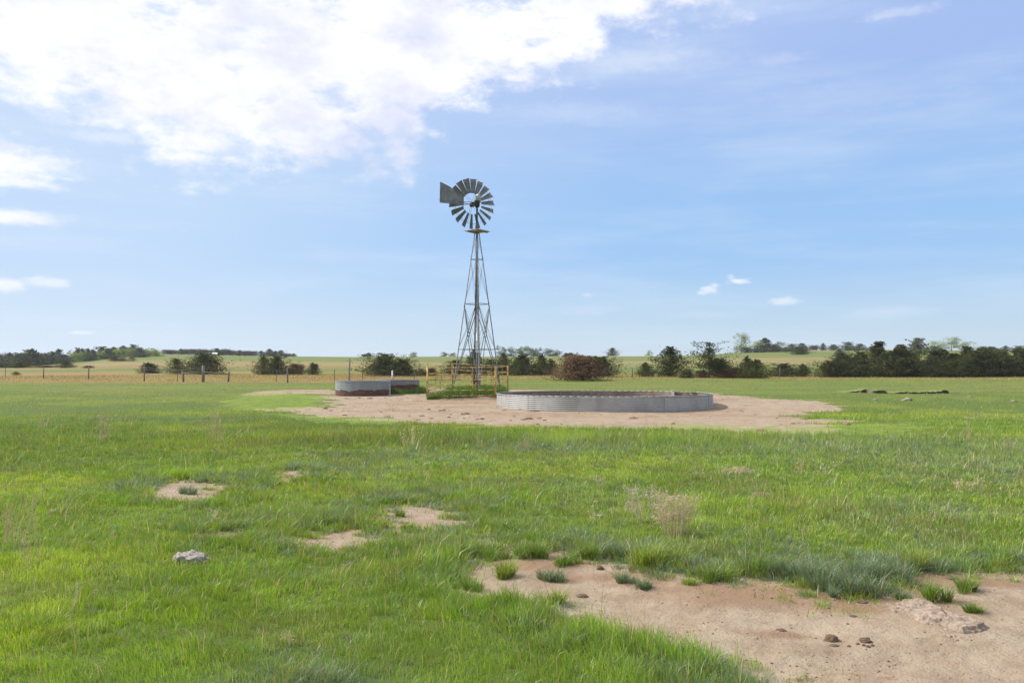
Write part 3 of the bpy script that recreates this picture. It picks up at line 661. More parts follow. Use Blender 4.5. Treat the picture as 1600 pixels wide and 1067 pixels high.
# ------------------------------------------------------------------ windmill
def windmill():
    Yt = 40.0; zb = g1(TWX, 40.1)
    t = empty('windmill', (TWX, Yt, 0)); tag(t, 'tall farm windmill on a four-legged steel tower inside the yellow pen', 'windmill')
    z = lambda py: zat(py, Yt)
    ztop = z(335); zg = z(612)
    Rb = 1.19; phi = math.radians(9)
    def rad(zz): return Rb*(ztop-zz)/(ztop-zg)
    dirs = [Vector((math.cos(phi+k*math.pi/2), math.sin(phi+k*math.pi/2), 0)) for k in range(4)]
    P = lambda k, zz: dirs[k % 4]*max(rad(zz), .05)+Vector((0, 0, zz))
    zlow = zb-.15; ztl = z(346)
    for k in range(4):
        a, b = P(k, zlow), P(k, ztl); d = dirs[k]; tn = Vector((-d.y, d.x, 0)); mb = MB()
        # angle iron: L section, corner outwards
        sec = []
        for (u_, v_) in ((0, 0), (1, 0), (1, .15), (.15, .15), (.15, 1), (0, 1)):
            sec.append((-d+tn)*(u_*.044)+(-d-tn)*(v_*.044))
        lo = [mb.b.verts.new(a+q) for q in sec]; hi = [mb.b.verts.new(b+q*.7) for q in sec]
        for i6 in range(6): j6 = (i6+1) % 6; mb.b.faces.new((lo[i6], lo[j6], hi[j6], hi[i6]))
        mb.build('leg', M['steel'], t)
    for py, w in ((405, .018), (475, .022), (546, .020)):
        zz = z(py); mb = MB()
        for k in range(4): mb.bar(P(k, zz), P(k+1, zz), w*1.3, w*1.3)
        mb.build('girt', M['steel'], t)
    def xb(za, zc, r):
        for k in range(4):
            for (q, s) in ((k, k+1), (k+1, k)):
                o = dirs[k]*.0+(.012 if q == k else -.0)*Vector((dirs[k].x+dirs[(k+1) % 4].x, dirs[k].y+dirs[(k+1) % 4].y, 0))
                MB().tube(P(q, za)+o, P(s, zc)+o, r, n=5).build('brace', M['steel'], t)
    xb(z(366), z(405), .0055); xb(z(405), z(475), .0065); xb(z(477), z(546), .008); xb(z(478), z(606), .021)
    # well pipe and pump rod
    MB().tube((0, 0, zb-.1), (0, 0, z(512)), .032, n=10).build('well_pipe', M['galv'], t, True)
    MB().tube((0, 0, z(512)), (0, 0, z(330)), .022, n=8).build('pump_rod', M['steel'], t, True)
    MB().tube((0, 0, z(372)), (0, 0, z(320)), .048, .042, n=12).build('mast', M['iron'], t, True)
    MB().tube((.0, .0, zb), (.0, .0, zb+.55), .07, n=12).tube((0, 0, zb+.55), (0, 0, zb+.62), .10, n=12).tube((0, 0, zb+.35), (.35, -.1, zb+.35), .03, n=8).build('pump_head', M['rustpipe'], t, True)
    # platform: square of boards set corner towards the camera, open round the mast
    pl = empty('platform', (0, 0, z(361))); pl.parent = t; pl.rotation_euler = (0, 0, phi+math.pi/4+.0)
    hw = .46
    for s in (-1, 1):
        for kk in range(3):
            o = s*(hw-.06-kk*.125)
            MB().box((o, 0, .015), (.118, 2*hw, .028)).build('board', M['plank'], pl, bevel=.004)
        MB().box((0, s*.28, -.022), (2*hw, .06, .04)).build('joist', M['plank'], pl)
        MB().box((0, s*(hw*.5+.06), .016), (.20, hw-.13, .028)).build('board', M['plank'], pl, bevel=.004)
    # motor
    zh = z(316)
    mo = MB(); mo.box((0, 0, zh-.02), (.26, .34, .26)); 
    axd = Vector((-.5, .866, 0))
    g = mo.tube((0, 0, zh-.22), (0, 0, zh-.1), .10, .13, n=12).build('gearbox', M['iron'], t, bevel=.04); g.rotation_euler = (0, 0, 0)
    hb = MB(); bmesh.ops.create_uvsphere(hb.b, u_segments=20, v_segments=12, radius=1, matrix=Matrix.Translation((.06, 0, zh+.20)) @ Matrix.Diagonal((.14, .18, .27, 1)))
    hb.build('hood', M['hood'], g, True)
    MB().tube(Vector((0, 0, zh))-axd*.12, Vector((0, 0, zh))+axd*.62, .04, n=12).tube(Vector((0, 0, zh))+axd*.40, Vector((0, 0, zh))+axd*.60, .11, n=14).build('shaft', M['iron'], g, True)
    # wheel
    R = 1.24; ri = .52; wc = Vector((0, 0, z(314)))+axd*.50
    wh = empty('wheel', wc); wh.parent = t; wh.rotation_euler = (0, 0, math.radians(30))   # local: x in wheel plane, y = axis
    pitch = math.radians(33); n = 18
    bm_ = []
    NS, NC = 5, 6; V = []
    for side in (0, 1):
        for i in range(NS+1):
            f = i/NS; r = ri+(R-ri)*f; wdt = .165+(.335-.165)*f
            for j in range(NC+1):
                g_ = j/NC-.5; cv = .055*(1-4*g_*g_)*(.5+.5*f)
                x = g_*wdt*math.cos(pitch)+cv*math.sin(pitch); y = -g_*wdt*math.sin(pitch)+cv*math.cos(pitch)+side*.003
                V.append((x, y, math.sqrt(max(r*r-x*x*.0, 0))))
    Q = []; h = (NS+1)*(NC+1)
    for i in range(NS):
        for j in range(NC):
            a = i*(NC+1)+j; Q.append((a, a+1, a+NC+2, a+NC+1)); Q.append((h+a+1, h+a, h+a+NC+1, h+a+NC+2))
    bme = np_mesh('blade', V, np.array(Q), smooth=True)
    for k in range(n):
        b = link('blade', bme, M['blade'], wh); b.rotation_euler = (0, math.radians(20*k+3), 0)
    for rr, yy in ((.60, -.06), (1.0, -.09), (1.0, .09)):
        pts = [(rr*math.cos(2*math.pi*i/72), yy, rr*math.sin(2*math.pi*i/72)) for i in range(73)]
        mb = MB()
        for i in range(72): mb.bar(pts[i], pts[i+1], .022, .006) if rr > .9 else mb.bar(pts[i], pts[i+1], .018, .006)
        mb.build('hoop', M['steel'], wh)
    for k in range(6):
        a = math.radians(60*k+13); d = Vector((math.cos(a), 0, math.sin(a)))
        MB().tube(d*.05+Vector((0, -.10, 0)), d*1.0+Vector((0, -.09, 0)), .007, n=5).tube(d*.05+Vector((0, .12, 0)), d*1.0+Vector((0, .09, 0)), .007, n=5).build('spoke', M['steel'], wh)
    MB().tube((0, -.12, 0), (0, .14, 0), .07, n=14).build('hub', M['iron'], wh, True)
    # tail, folded beside the wheel
    ta = empty('tail', (0, 0, 0)); ta.parent = t
    td = Vector((-.90, -.43, 0)).normalized(); o = Vector((-.02, -.16, zh-.16))
    q = lambda s, dz: o+td*s+Vector((0, 0, dz))
    MB().tube(q(0, .0), q(.95, .10), .018, n=8).tube(q(.0, .16), q(.95, .12), .014, n=8).tube(q(.3, .02), q(.3, .15), .01, n=6).build('boom', M['steel'], ta, True)
    K = .865
    vv = [(.66, -.05), (.66, .30), (1.38, .80), (1.88, .99), (1.90, -.02), (1.1, -.02)]
    bmv = bmesh.new(); nrm = Vector((td.y, -td.x, 0))
    fr = [bmv.verts.new(q(s, dz)+nrm*.002) for s, dz in vv]; bk = [bmv.verts.new(q(s, dz)-nrm*.002) for s, dz in vv]
    bmv.faces.new(fr); bmv.faces.new(bk[::-1])
    for i in range(len(vv)):
        j = (i+1) % len(vv); bmv.faces.new((fr[j], fr[i], bk[i], bk[j]))
    me = bpy.data.meshes.new('vane'); bmv.to_mesh(me); bmv.free(); v = link('vane', me, M['blade'], ta)
    MB().bar(q(1.36, 0)+nrm*.012, q(1.36, .74)+nrm*.012, .03, .012).bar(q(.68, .12)+nrm*.014, q(1.95, .14)+nrm*.014, .025, .012).build('stiffener', M['steel'], v)
windmill()

# ------------------------------------------------------------------ corral panels
def panel(a, b, label, mk, bow=0.0, stays=(0.33, .66), low=True):
    A = Vector((*a, g1(*a))); B = Vector((*b, g1(*b))); 
    # keep the panel feet on the yard level beside the raised pad
    A.z = max(min(A.z, .38), .30)-.02; B.z = max(min(B.z, .40), .33)-.02
    A.z += .14*(a == PEN[3]); B.z += .14*(b == PEN[3])
    t = empty('corral_panel', A); tag(t, label, 'corral panel', 'pipe panels of the pen round the windmill'); d = B-A; H = 1.45
    L = Vector((d.x, d.y, 0)); e = L.normalized()*.035
    for s, f in ((0, e), (1, d-e)):
        MB().tube(f+Vector((0, 0, -.03)), f+Vector((0, 0, H)), .026, n=8).build('upright', M['paint'], t, True)
    hs = [.12, .38, .62, .86, 1.12, 1.42]
    if not low: hs = hs[1:]
    for i, hh in enumerate(hs):
        pts = []
        for k in range(9):
            f = k/8; dz = -bow*math.sin(math.pi*f)*(.6+.4*math.sin(i*2.1))
            pts.append(e+(d-2*e)*f+Vector((0, 0, hh+dz)))
        MB().path(pts, .0145, 8).build('rail', M[mk], t, True)
    for f in stays: MB().bar(d*f+Vector((0, -.0, .10 if low else .34)), d*f+Vector((0, 0, 1.41)), .03, .012).build('stay', M[mk], t)
PA, PB, PC, PD = PEN
eps = .05
panel(PA, PB, 'yellow rusty pipe panel on the near side of the windmill pen', 'paint', .02, (.13, .66))
panel(PC, PB, 'short-looking yellow pipe panel on the right side of the windmill pen', 'paint', .0, (.5,))
panel(PD, PC, 'faded pale yellow pipe panel on the far side of the windmill pen', 'palerail', .03, (.35, .7))
panel(PD, PA, 'yellow pipe panel on the left side of the windmill pen', 'paint', .05, (.5,))

# ------------------------------------------------------------------ fence line
def fence():
    FP = [(-160, 84, 570, 1), (-70, 82, 573, 0), (9, 80, 575, 0), (69, 77, 577, 1), (139, 74, 571, 1), (226, 68, 571, 1), (278, 66, 577, 0)]
    FQ = [(432, 66, 577, 0), (450, 64, 574, 1), (523, 66, 577, 0), (567, 68, 578, 0), (648, 70, 578, 0), (690, 72, 578, 0), (851, 76, 575, 0), (922, 78, 578, 0), (988, 82, 577, 1), (1026, 83, 579, 0), (1058, 84, 579, 0), (1105, 84, 578, 0), (1192, 82, 578, 0), (1218, 82, 578, 1), (1286, 83, 578, 0), (1360, 84, 577, 0), (1440, 85, 577, 0), (1520, 85, 577, 0), (1600, 86, 577, 0), (1690, 86, 577, 0)]
    t = empty('wire_fence', at(226, 68)); tag(t, 'long barbed wire fence of thin posts crossing the pasture behind the tanks', 'fence')
    o = t.location.copy(); tops = []
    cp = at(318, 65.5)
    for (px, Yd, top, wd) in FP+[(318, 65.5, 571, 2)]+FQ:
        p = at(px, Yd); hgt = zat(top, Yd)-p.z; hgt = min(max(hgt, .95), 1.75); tops.append((p, hgt))
        if wd == 2: continue
        q = p-o; lean = Vector((random.uniform(-.04, .04), 0, 0))
        if wd: MB().tube(q+Vector((0, 0, -.2)), q+Vector((0, 0, hgt))+lean, .055, .048, n=9).build('wooden_post', M['woodd'], t, True)
        else: MB().bar(q+Vector((0, 0, -.2)), q+Vector((0, 0, hgt))+lean, .045, .035).build('steel_post', M['tpost'], t)
    for hf in (.35, .6, .82, .96):
        mb = MB()
        for i in range(len(tops)-1):
            (a, ha), (b, hb) = tops[i], tops[i+1]; A = a-o+Vector((0, -.04, min(ha, 1.2)*hf)); B = b-o+Vector((0, -.04, min(hb, 1.2)*hf))
            for k in range(3):
                f0, f1 = k/3, (k+1)/3; s = lambda f: Vector((0, 0, -.12*4*f*(1-f)*.5))
                mb.tube(A.lerp(B, f0)+s(f0), A.lerp(B, f1)+s(f1), .005, n=3)
        mb.build('wire', M['wire'], t)
    # braced gate-like assembly
    b0 = at(318, 65.5); t = empty('fence_brace', b0); tag(t, 'wooden fence brace of three posts joined by two top rails left of the tanks', 'fence brace')
    P3 = [(287.5, 65.3, 580, .075, .3), (318, 65.5, 571, .12, 0), (357, 65.8, 580, .075, -.06)]; tp = []
    for px, Yd, top, r, ln in P3:
        p = at(px, Yd)-b0; hh = zat(top, Yd)-at(px, Yd).z
        MB().tube(p+Vector((0, 0, -.2)), p+Vector((-.06*(1 if ln > 0 else -1)*(ln != 0), 0, hh)), r, r*.9, n=10).build('post', M['wood' if ln == 0 else 'woodd'], t, True); tp.append(p+Vector((0, 0, hh)))
    MB().tube(tp[0]+Vector((0, -.05, -.17)), Vector((tp[1].x, -.14, zat(581, 65.5)-b0.z)), .045, n=8).build('rail', M['wood'], t, True)
    MB().tube(Vector((tp[1].x, -.14, zat(581, 65.5)-b0.z)), tp[2]+Vector((0, -.05, -.22)), .045, n=8).build('rail', M['wood'], t, True)
fence()
p = at(545.5, 47.5); o = MB().tube((0, 0, -.2), (.03, 0, zat(560, 47.5)-p.z), .055, .045, n=10).build('wooden_post', M['wood'], None, True); o.location = p
tag(o, 'tall weathered wooden post standing behind the left rusty tank', 'post')
p = at(613.5, 49); o = MB().tube((0, 0, -.2), (0, 0, zat(579, 49)-p.z), .05, .05, n=10).tube((0, 0, zat(579, 49)-p.z), (0, 0, zat(578, 49)-p.z), .05, .02, n=10).build('short_post', M['galv'], None, True); o.location = p
tag(o, 'short pale grey post standing behind the gap between the two small tanks', 'post')

# ------------------------------------------------------------------ trees
def leaves(P, size, flat=.3, rs=RNG):
    n = len(P); s = size*(.6+.8*rs.rand(n)); 
    o_ = P-np.array([0, 0, .35]); o_ = o_/(np.linalg.norm(o_, axis=1)[:, None]+1e-6)
    nrm = rs.randn(n, 3)*.75+o_*1.1; nrm[:, 2] += flat; nrm /= np.linalg.norm(nrm, axis=1)[:, None]
    a = rs.randn(n, 3); u = np.cross(nrm, a); u /= np.linalg.norm(u, axis=1)[:, None]+1e-9; v = np.cross(nrm, u)
    s = s[:, None]; V = np.stack([P-u*s*.9, P-v*s*.35, P+u*s*.9, P+v*s*.35], 1).reshape(-1, 3)
    return V, (np.arange(n)[:, None]*4+np.array([[0, 1, 2, 3]]))
def plumes(P0, D, L, per, r0, r1, rs):
    """leaf points strewn round plumes starting at P0 along D with length L"""
    n = len(P0); t = rs.rand(n*per)**.8; k = np.repeat(np.arange(n), per)
    p = P0[k]+D[k]*(L[k]*t)[:, None]; p[:, 2] += .12*L[k]*t*t
    rad = (r0*(1-t)+r1)*L[k]
    d = rs.randn(n*per, 3); d /= np.linalg.norm(d, axis=1)[:, None]; return p+d*(rad*rs.rand(n*per)**.5)[:, None]
def cedar_mesh(seed, n=110, per=26, full=.5, prof='cone', leaf=.032, gap=0.0, up=.7, leaders=1):
    rs = np.random.RandomState(seed); h = rs.rand(n)**1.15; az = rs.rand(n)*2*np.pi
    if prof == 'cone': R = full*np.clip((1-h), 0, 1)**.75*np.clip(.55+h*3, 0, 1)
    elif prof == 'bush': R = full*np.sqrt(np.clip(1-(h*1.0)**2.2, 0, 1))*np.clip(.8+h*2, 0, 1)
    elif prof == 'spire': R = full*np.where(h < .5, (1-h*.9), .55*(1-h)*1.35)*np.clip(.5+h*3, 0, 1)
    elif prof == 'airy': R = full*(.55+.45*np.sin(np.pi*np.clip(h*1.05, 0, 1)))*(1-.4*h)
    lump = .75+.5*np.sin(az*2+seed)*.5+.22*rs.randn(n); L = np.maximum(R*np.clip(lump, .45, 1.35), .06)
    lx = np.zeros(n); ly = np.zeros(n)
    if leaders > 1:
        k = rs.randint(0, leaders, n); offs = rs.uniform(-.28, .28, (leaders, 2))*full*2; hs = np.concatenate([[1.0], rs.uniform(.7, .95, leaders-1)])
        lx = offs[k, 0]; ly = offs[k, 1]; h = h*hs[k]; L = L*.72
    D = np.stack([np.cos(az), np.sin(az), up*(.5+h)], 1); D /= np.linalg.norm(D, axis=1)[:, None]
    z0 = .04+h*.88-.12*L
    if prof == 'airy': z0 = .22+h*.70
    P0 = np.stack([lx, ly, np.maximum(z0, .02)], 1)
    P = plumes(P0, D, L, per, .30, .07, rs)
    # inner fill
    m = int(n*per*.6); hh = rs.rand(m)*.85; a = rs.rand(m)*6.28; rr = rs.rand(m)**.6*np.interp(hh, [0, .2, 1], [.5, .6, .05])*full*(1-gap)
    kk = rs.randint(0, n, m)
    P = np.vstack([P, np.stack([lx[kk]+np.cos(a)*rr, ly[kk]+np.sin(a)*rr, hh*(1 if prof != 'airy' else .65)+(.0 if prof != 'airy' else .25)], 1)])
    P = P[P[:, 2] > .005]; P[:, 2] *= 1/ (np.percentile(P[:, 2], 99.9)); P = P[P[:, 2] < 1.0]; sc = .5/np.percentile(np.abs(P[:, :2]), 94); P[:, :2] *= sc
    V, Q = leaves(P, leaf, .3, rs); V[:, 2] = np.maximum(V[:, 2], -.01)
    return np_mesh('crown', V, Q)
def decid_mesh(seed, n=40, per=60, leaf=.04, zmin=.0):
    rs = np.random.RandomState(seed); P = []
    for k in range(n):
        a = rs.rand()*6.28; zc = rs.uniform(.04+zmin, .86); q = .36*rs.rand()**.5*math.sqrt(max(1-(max(zc-.35, 0)/.6)**2, .02)); c = np.array([math.cos(a)*q, math.sin(a)*q, zc])
        r = rs.uniform(.09, .19); d = rs.randn(per, 3); d /= np.linalg.norm(d, axis=1)[:, None]; P.append(c+d*(r*rs.rand(per, 1)**.4))
    P = np.vstack(P); P[:, 2] *= 1/np.percentile(P[:, 2], 99.5); P[:, :2] *= .5/np.percentile(np.abs(P[:, :2]), 97); P = P[P[:, 2] > zmin]
    return np_mesh('crown', *leaves(P, leaf, .3, rs))
def twig_mesh(seed, n=900, w=.006):
    rs = np.random.RandomState(seed); a = rs.rand(n)*6.28; t = rs.rand(n)
    base = np.stack([np.cos(a)*.4*rs.rand(n), np.sin(a)*.4*rs.rand(n), .02+.6*t], 1)
    d = np.stack([np.cos(a)*(.3+.3*rs.rand(n)), np.sin(a)*(.3+.3*rs.rand(n)), .6+.5*rs.rand(n)], 1); d /= np.linalg.norm(d, axis=1)[:, None]
    L = (.12+.28*rs.rand(n))[:, None]; tip = base+d*L; tip[:, 2] = np.minimum(tip[:, 2], 1)
    s = np.cross(d, rs.randn(n, 3)); s /= np.linalg.norm(s, axis=1)[:, None]
    V = np.stack([base-s*w, base+s*w, tip], 1).reshape(-1, 3); V[:, :2] *= .5/np.percentile(np.abs(V[:, :2]), 98)
    return np_mesh('crown', V, np.arange(n)[:, None]*3+np.array([[0, 1, 2]]))
def trunk_mesh(seed, top=.8, r=.02, limbs=6):
    rs = random.Random(seed); mb = MB(); pts = [Vector((0, 0, -.05))]
    for i in range(1, 6): pts.append(Vector((rs.uniform(-.02, .02), rs.uniform(-.02, .02), top*i/5)))
    for i in range(5): mb.tube(pts[i], pts[i+1], r*(1-.16*i), r*(1-.16*(i+1)), n=7)
    for k in range(limbs):
        i = rs.randint(1, 4); a = rs.uniform(0, 6.28); q = pts[i]+Vector((math.cos(a)*.26, math.sin(a)*.26, .16))
        mb.tube(pts[i], q, r*.45, r*.15, n=5)
    me = bpy.data.meshes.new('trunk'); mb.b.to_mesh(me); mb.b.free(); me.materials.append(M['bark']); return me
LIB = {}
def kind(k, crowns, mk, trunks):
    L = []
    for i, c in enumerate(crowns):
        c.materials.append(M[mk]); L.append((c, trunks[i % len(trunks)]))
    LIB[k] = L
TR = [trunk_mesh(1, .75, .022), trunk_mesh(2, .7, .018)]; TRT = [trunk_mesh(3, .6, .03, 8)]
kind('cedar', [cedar_mesh(s, 130, 34, .5, 'cone') for s in (1, 2, 3)], 'cedar', TR)
kind('bushcedar', [cedar_mesh(s, 170, 34, .55, 'bush') for s in (4, 5, 6)], 'cedar', TR)
kind('spire', [cedar_mesh(s, 130, 32, .5, 'spire') for s in (7, 8)], 'cedar', TR)
kind('airy', [cedar_mesh(s, 75, 34, .42, 'airy', gap=.6, leaf=.026) for s in (9,)], 'cedar', [trunk_mesh(5, .85, .026, 9)])
kind('bigcedar', [cedar_mesh(s, 260, 46, .5, 'bush', leaf=.028, leaders=2) for s in (14, 15, 16, 17)], 'cedarb', TR)
kind('greenshrub', [cedar_mesh(s, 130, 26, .5, 'bush', leaders=2) for s in (18, 19)], 'shrub', TR)
kind('redbush', [cedar_mesh(s, 190, 40, .5, 'bush', leaf=.026, leaders=4, up=.9) for s in (21, 22)], 'redbrush', TR)
kind('far_dark', [cedar_mesh(s, 60, 20, .5, p, leaf=.065) for s, p in ((31, 'cone'), (32, 'bush'), (33, 'bush'), (34, 'cone'))], 'farcedar', TR)
kind('far_brown', [twig_mesh(s, 700, .016) for s in (41, 42, 43)], 'twig', TRT)
kind('far_light', [decid_mesh(s) for s in (51, 52, 53)], 'lightleaf', TRT)
kind('far_mid', [decid_mesh(s) for s in (54, 55)], 'midleaf', TRT)
kind('pale', [decid_mesh(s, 34, 60, .034, .1) for s in (61, 62)], 'paleleaf', TRT)
NAMES = {'cedar': 'cedar_tree', 'bushcedar': 'cedar_tree', 'spire': 'cedar_tree', 'airy': 'cedar_tree', 'bigcedar': 'cedar_tree', 'greenshrub': 'green_shrub', 'redbush': 'brown_bush',
         'far_dark': 'cedar_tree', 'far_brown': 'bare_tree', 'far_light': 'leafy_tree', 'far_mid': 'leafy_tree', 'pale': 'leafy_tree'}
CATS = {'green_shrub': 'shrub', 'brown_bush': 'bush'}
cnt = {}
def tree(k, px, top, w, Yd, label, group=None, base=None):
    """px centre, top in px, width px; stands on the ground at distance Yd"""
    L = LIB[k]; i = cnt.get(k, 0); cnt[k] = i+1; c, tr = L[i % len(L)]
    w = w*(1.24 if k == 'bigcedar' else 1.12 if k == 'bushcedar' else 1.10 if k in ('bigcedar', 'far_dark', 'far_mid', 'far_light', 'far_brown') else 1.08)
    p = at(px, Yd); H = max(zat(top, Yd)-p.z, .4); Wd = w/F*Yd
    e = empty(NAMES[k], p, (i*2.399) % 6.28 if k not in ('airy',) else .6); e.scale = (Wd, Wd, H)
    a = link('crown', c, None, e); b = link('trunk', tr, None, e); b.scale = (min(H/Wd, 1.6), min(H/Wd, 1.6), 1)
    tag(e, label, CATS.get(NAMES[k], 'tree'), group); return e
# --- beside and beyond the fence, hand-labelled
for a in [
    ('bushcedar', 320, 551, 50, 96, 'dark cedar behind the three-post wooden fence brace'),
    ('greenshrub', 247, 566, 44, 100, 'low wide olive shrub just left of the cedar behind the fence brace'),
    ('greenshrub', 277, 559, 30, 98, 'taller olive green shrub touching the low wide olive shrub near the fence brace'),
    ('cedar', 412, 556, 24, 94, 'left half of the pair of dark cedars between the fence brace and the rusty tanks'),
    ('bushcedar', 433, 555, 30, 93, 'right half of the pair of dark cedars between the fence brace and the rusty tanks'),
    ('redbush', 464, 567, 25, 93, 'small brownish bush beside the pair of dark cedars'),
    ('greenshrub', 486, 566, 24, 92, 'small green shrub right of the small brownish bush'),
    ('bushcedar', 601, 551, 52, 88, 'big rounded dark cedar behind the gap of the small rusty tanks'),
    ('bushcedar', 629, 560, 36, 87, 'lower rounded cedar leaning against the big cedar behind the small tanks'),
    ('redbush', 657, 574, 36, 88, 'low reddish brush right of the rounded cedars behind the small tanks'),
    ('cedar', 741, 546, 28, 92, 'narrow dark cedar seen through the windmill tower legs'),
    ('bushcedar', 712, 562, 34, 90, 'low dark cedar seen through the left part of the yellow pen'),
    ('cedar', 787, 552, 26, 92, 'dark cedar rising right behind the right edge of the yellow pen'),
    ('bushcedar', 768, 560, 34, 91, 'low dark cedar filling the gap behind the right windmill leg'),
    ('bushcedar', 816, 554, 42, 90, 'broad dark cedar between the windmill pen and the reddish bush'),
    ('cedar', 846, 553, 26, 90, 'pointed dark cedar left of the large reddish bush'),
    ('cedar', 861, 560, 20, 91, 'small cedar squeezed against the left side of the large reddish bush'),
    ('redbush', 903, 551, 78, 70, 'large rounded reddish brown bush behind the large round tank'),
    ('bushcedar', 938, 556, 44, 84, 'dark green cedar behind the right side of the reddish brown bush'),
    ('cedar', 1008, 566, 24, 84, 'small dark cedar shrub left of the tall pointed cedar'),
    ('spire', 1047, 541, 50, 84, 'tall pointed cedar with broad skirt behind the right end of the large tank'),
    ('bushcedar', 1073, 576, 20, 78, 'little dark shrub between the pointed cedar and the open airy cedar'),
    ('airy', 1108, 532, 54, 79, 'open airy cedar with visible trunk standing above the field horizon'),
    ('bushcedar', 1126, 560, 34, 80, 'dense low cedar under the right side of the open airy cedar'),
    ('redbush', 1093, 577, 24, 80, 'low brown brush at the foot of the open airy cedar'),
    ('redbush', 1146, 574, 32, 78, 'brown brush between the airy cedar and the two-tipped cedar'),
    ('spire', 1167, 556, 30, 78, 'left spire of the two-tipped cedar right of the airy cedar'),
    ('cedar', 1181, 561, 36, 77, 'right spire of the two-tipped cedar right of the airy cedar'),
    ('bushcedar', 1224, 567, 38, 84, 'rounded low cedar between the two-tipped cedar and the small pointed one'),
    ('cedar', 1254, 568, 22, 84, 'small pointed cedar just left of the big cedar thicket'),
    ('bushcedar', 1249, 541, 22, 235, 'single green bush on the slope under the pale skyline trees'),
    ('cedar', 103, 564, 24, 135, 'olive cone-shaped shrub beyond the fence at left'),
    ('greenshrub', 27, 582, 12, 92, 'tiny round shrub just beyond the fence at far left'),
    ('redbush', 193, 557, 26, 200, 'purplish brown bush alone on the slope below the left woods'),
    ('bushcedar', 6, 567, 28, 150, 'dark shrub at the left edge of the picture below the woods'),
    ('greenshrub', 20, 566, 24, 148, 'green shrub second from the left edge below the woods'),
    ('bushcedar', 33, 565, 26, 146, 'dark shrub third from the left edge below the woods'),
    ('redbush', 71, 571, 34, 145, 'brown brush left of the olive cone-shaped shrub'),
    ('redbush', 140, 577, 22, 130, 'thin low brown brush right of the olive cone-shaped shrub'),
    ('cedar', 957, 543, 14, 300, 'lone little cedar on the skyline right of the reddish bush'),
    ('pale', 1159, 520, 27, 286, 'tall pale green tree with rounded top, highest on the right skyline'),
    ('pale', 1184, 532, 22, 292, 'pale green tree beside the tallest pale skyline tree'),
    ('far_dark', 1196, 528, 26, 284, 'dark cedar in the clump right of the tallest pale tree'),
    ('far_mid', 1217, 534, 26, 285, 'mid green tree at the right of the pale skyline clump'),
    ('far_dark', 1168, 542, 26, 283, 'low dark bush at the foot of the tallest pale skyline tree'),
    ('far_dark', 1434, 528, 29, 240, 'round brownish dark tree standing up behind the cedar thicket'),
    ('pale', 1461, 532, 28, 285, 'pale tree right of the round dark tree behind the thicket'),
    ('pale', 1487, 526, 32, 282, 'tallest pale tree behind the cedar thicket'),
    ('pale', 1512, 533, 24, 284, 'small pale tree at the right of the pale trees behind the thicket'),
    ('far_dark', 1312, 545, 18, 200, 'round bush on the slope above the left end of the thicket'),
    ('pale', 1014, 547, 12, 320, 'tiny pale tree on the flat skyline right of the lone little cedar'),
    ]: tree(*a)
# --- cedar thicket on the right
TH = [(1296, 562, 40, 82), (1322, 552, 38, 84), (1345, 548, 38, 88), (1340, 562, 34, 82), (1384, 533, 46, 84), (1403, 546, 42, 82), (1424, 549, 44, 86), (1445, 560, 40, 82),
      (1470, 548, 46, 86), (1498, 541, 44, 92), (1488, 560, 40, 82), (1520, 548, 46, 83), (1541, 542, 48, 88), (1562, 548, 46, 83), (1582, 545, 44, 88), (1600, 552, 46, 84), (1632, 548, 48, 85), (1668, 550, 46, 86)]
for i, (px, top, w, Yd) in enumerate(sorted(TH)[:]):
    if px < 1610: lab = '%s big cedar from the left in the dense thicket at the right edge' % ORD[i]
    else: lab = 'cedar of the dense thicket just past the right edge of the picture, %s' % ('nearer' if px < 1650 else 'farther')
    tree('bigcedar' if i % 3 else 'bushcedar', px, top, w, Yd, lab, 'cedars of the thicket at right')
# --- skyline woods, labelled in order from the left
def row(items, label, group):
    items = sorted(items, key=lambda a: a[1]); n = {}
    tot = {}
    for it in items: tot[NAMES[it[0]]] = tot.get(NAMES[it[0]], 0)+1
    for k, px, top, w, Yd in items:
        nm = NAMES[k]; i = n.get(nm, 0); n[nm] = i+1
        word = {'cedar_tree': 'dark cedar', 'bare_tree': 'bare brown tree', 'leafy_tree': 'leafy green tree'}[nm]
        lab = ('%s %s from the left in %s' % (ORD[i], word, label)) if tot[nm] > 1 else 'only %s in %s' % (word, label)
        tree(k, px, top, w, Yd, lab, group)
row([('far_brown', 3, 547, 24, 232), ('far_dark', 14, 551, 22, 228), ('far_brown', 22, 548, 20, 236), ('far_dark', 30, 551, 24, 225), ('far_dark', 48, 545, 34, 224), ('far_dark', 38, 551, 20, 226),
     ('far_brown', 57, 548, 20, 232), ('far_dark', 61, 553, 18, 225), ('far_brown', 66, 549, 18, 236), ('far_dark', 73, 551, 16, 228), ('far_dark', 81, 549, 18, 226), ('far_dark', 92, 545, 18, 240)],
    'the woods at the far left edge', 'trees of the far left woods')
row([('far_dark', 101, 554, 20, 240), ('far_light', 113, 551, 16, 248), ('far_dark', 121, 543, 14, 250), ('far_light', 127, 550, 16, 246), ('far_dark', 130, 545, 14, 252), ('far_dark', 137, 544, 13, 252), ('far_mid', 139, 550, 14, 246), ('far_dark', 145, 546, 17, 248),
     ('far_dark', 160, 541, 24, 262), ('far_light', 160, 548, 16, 252), ('far_dark', 168, 544, 20, 254), ('far_dark', 178, 542, 20, 268), ('far_light', 181, 545, 26, 256), ('far_dark', 192, 540, 20, 270),
     ('far_light', 202, 544, 22, 258), ('far_dark', 207, 538, 18, 270), ('far_dark', 219, 543, 22, 256), ('far_light', 234, 544, 24, 268), ('far_light', 247, 548, 18, 272), ('far_dark', 243, 547, 12, 278)],
    'the wooded knoll on the left skyline', 'trees of the left knoll')
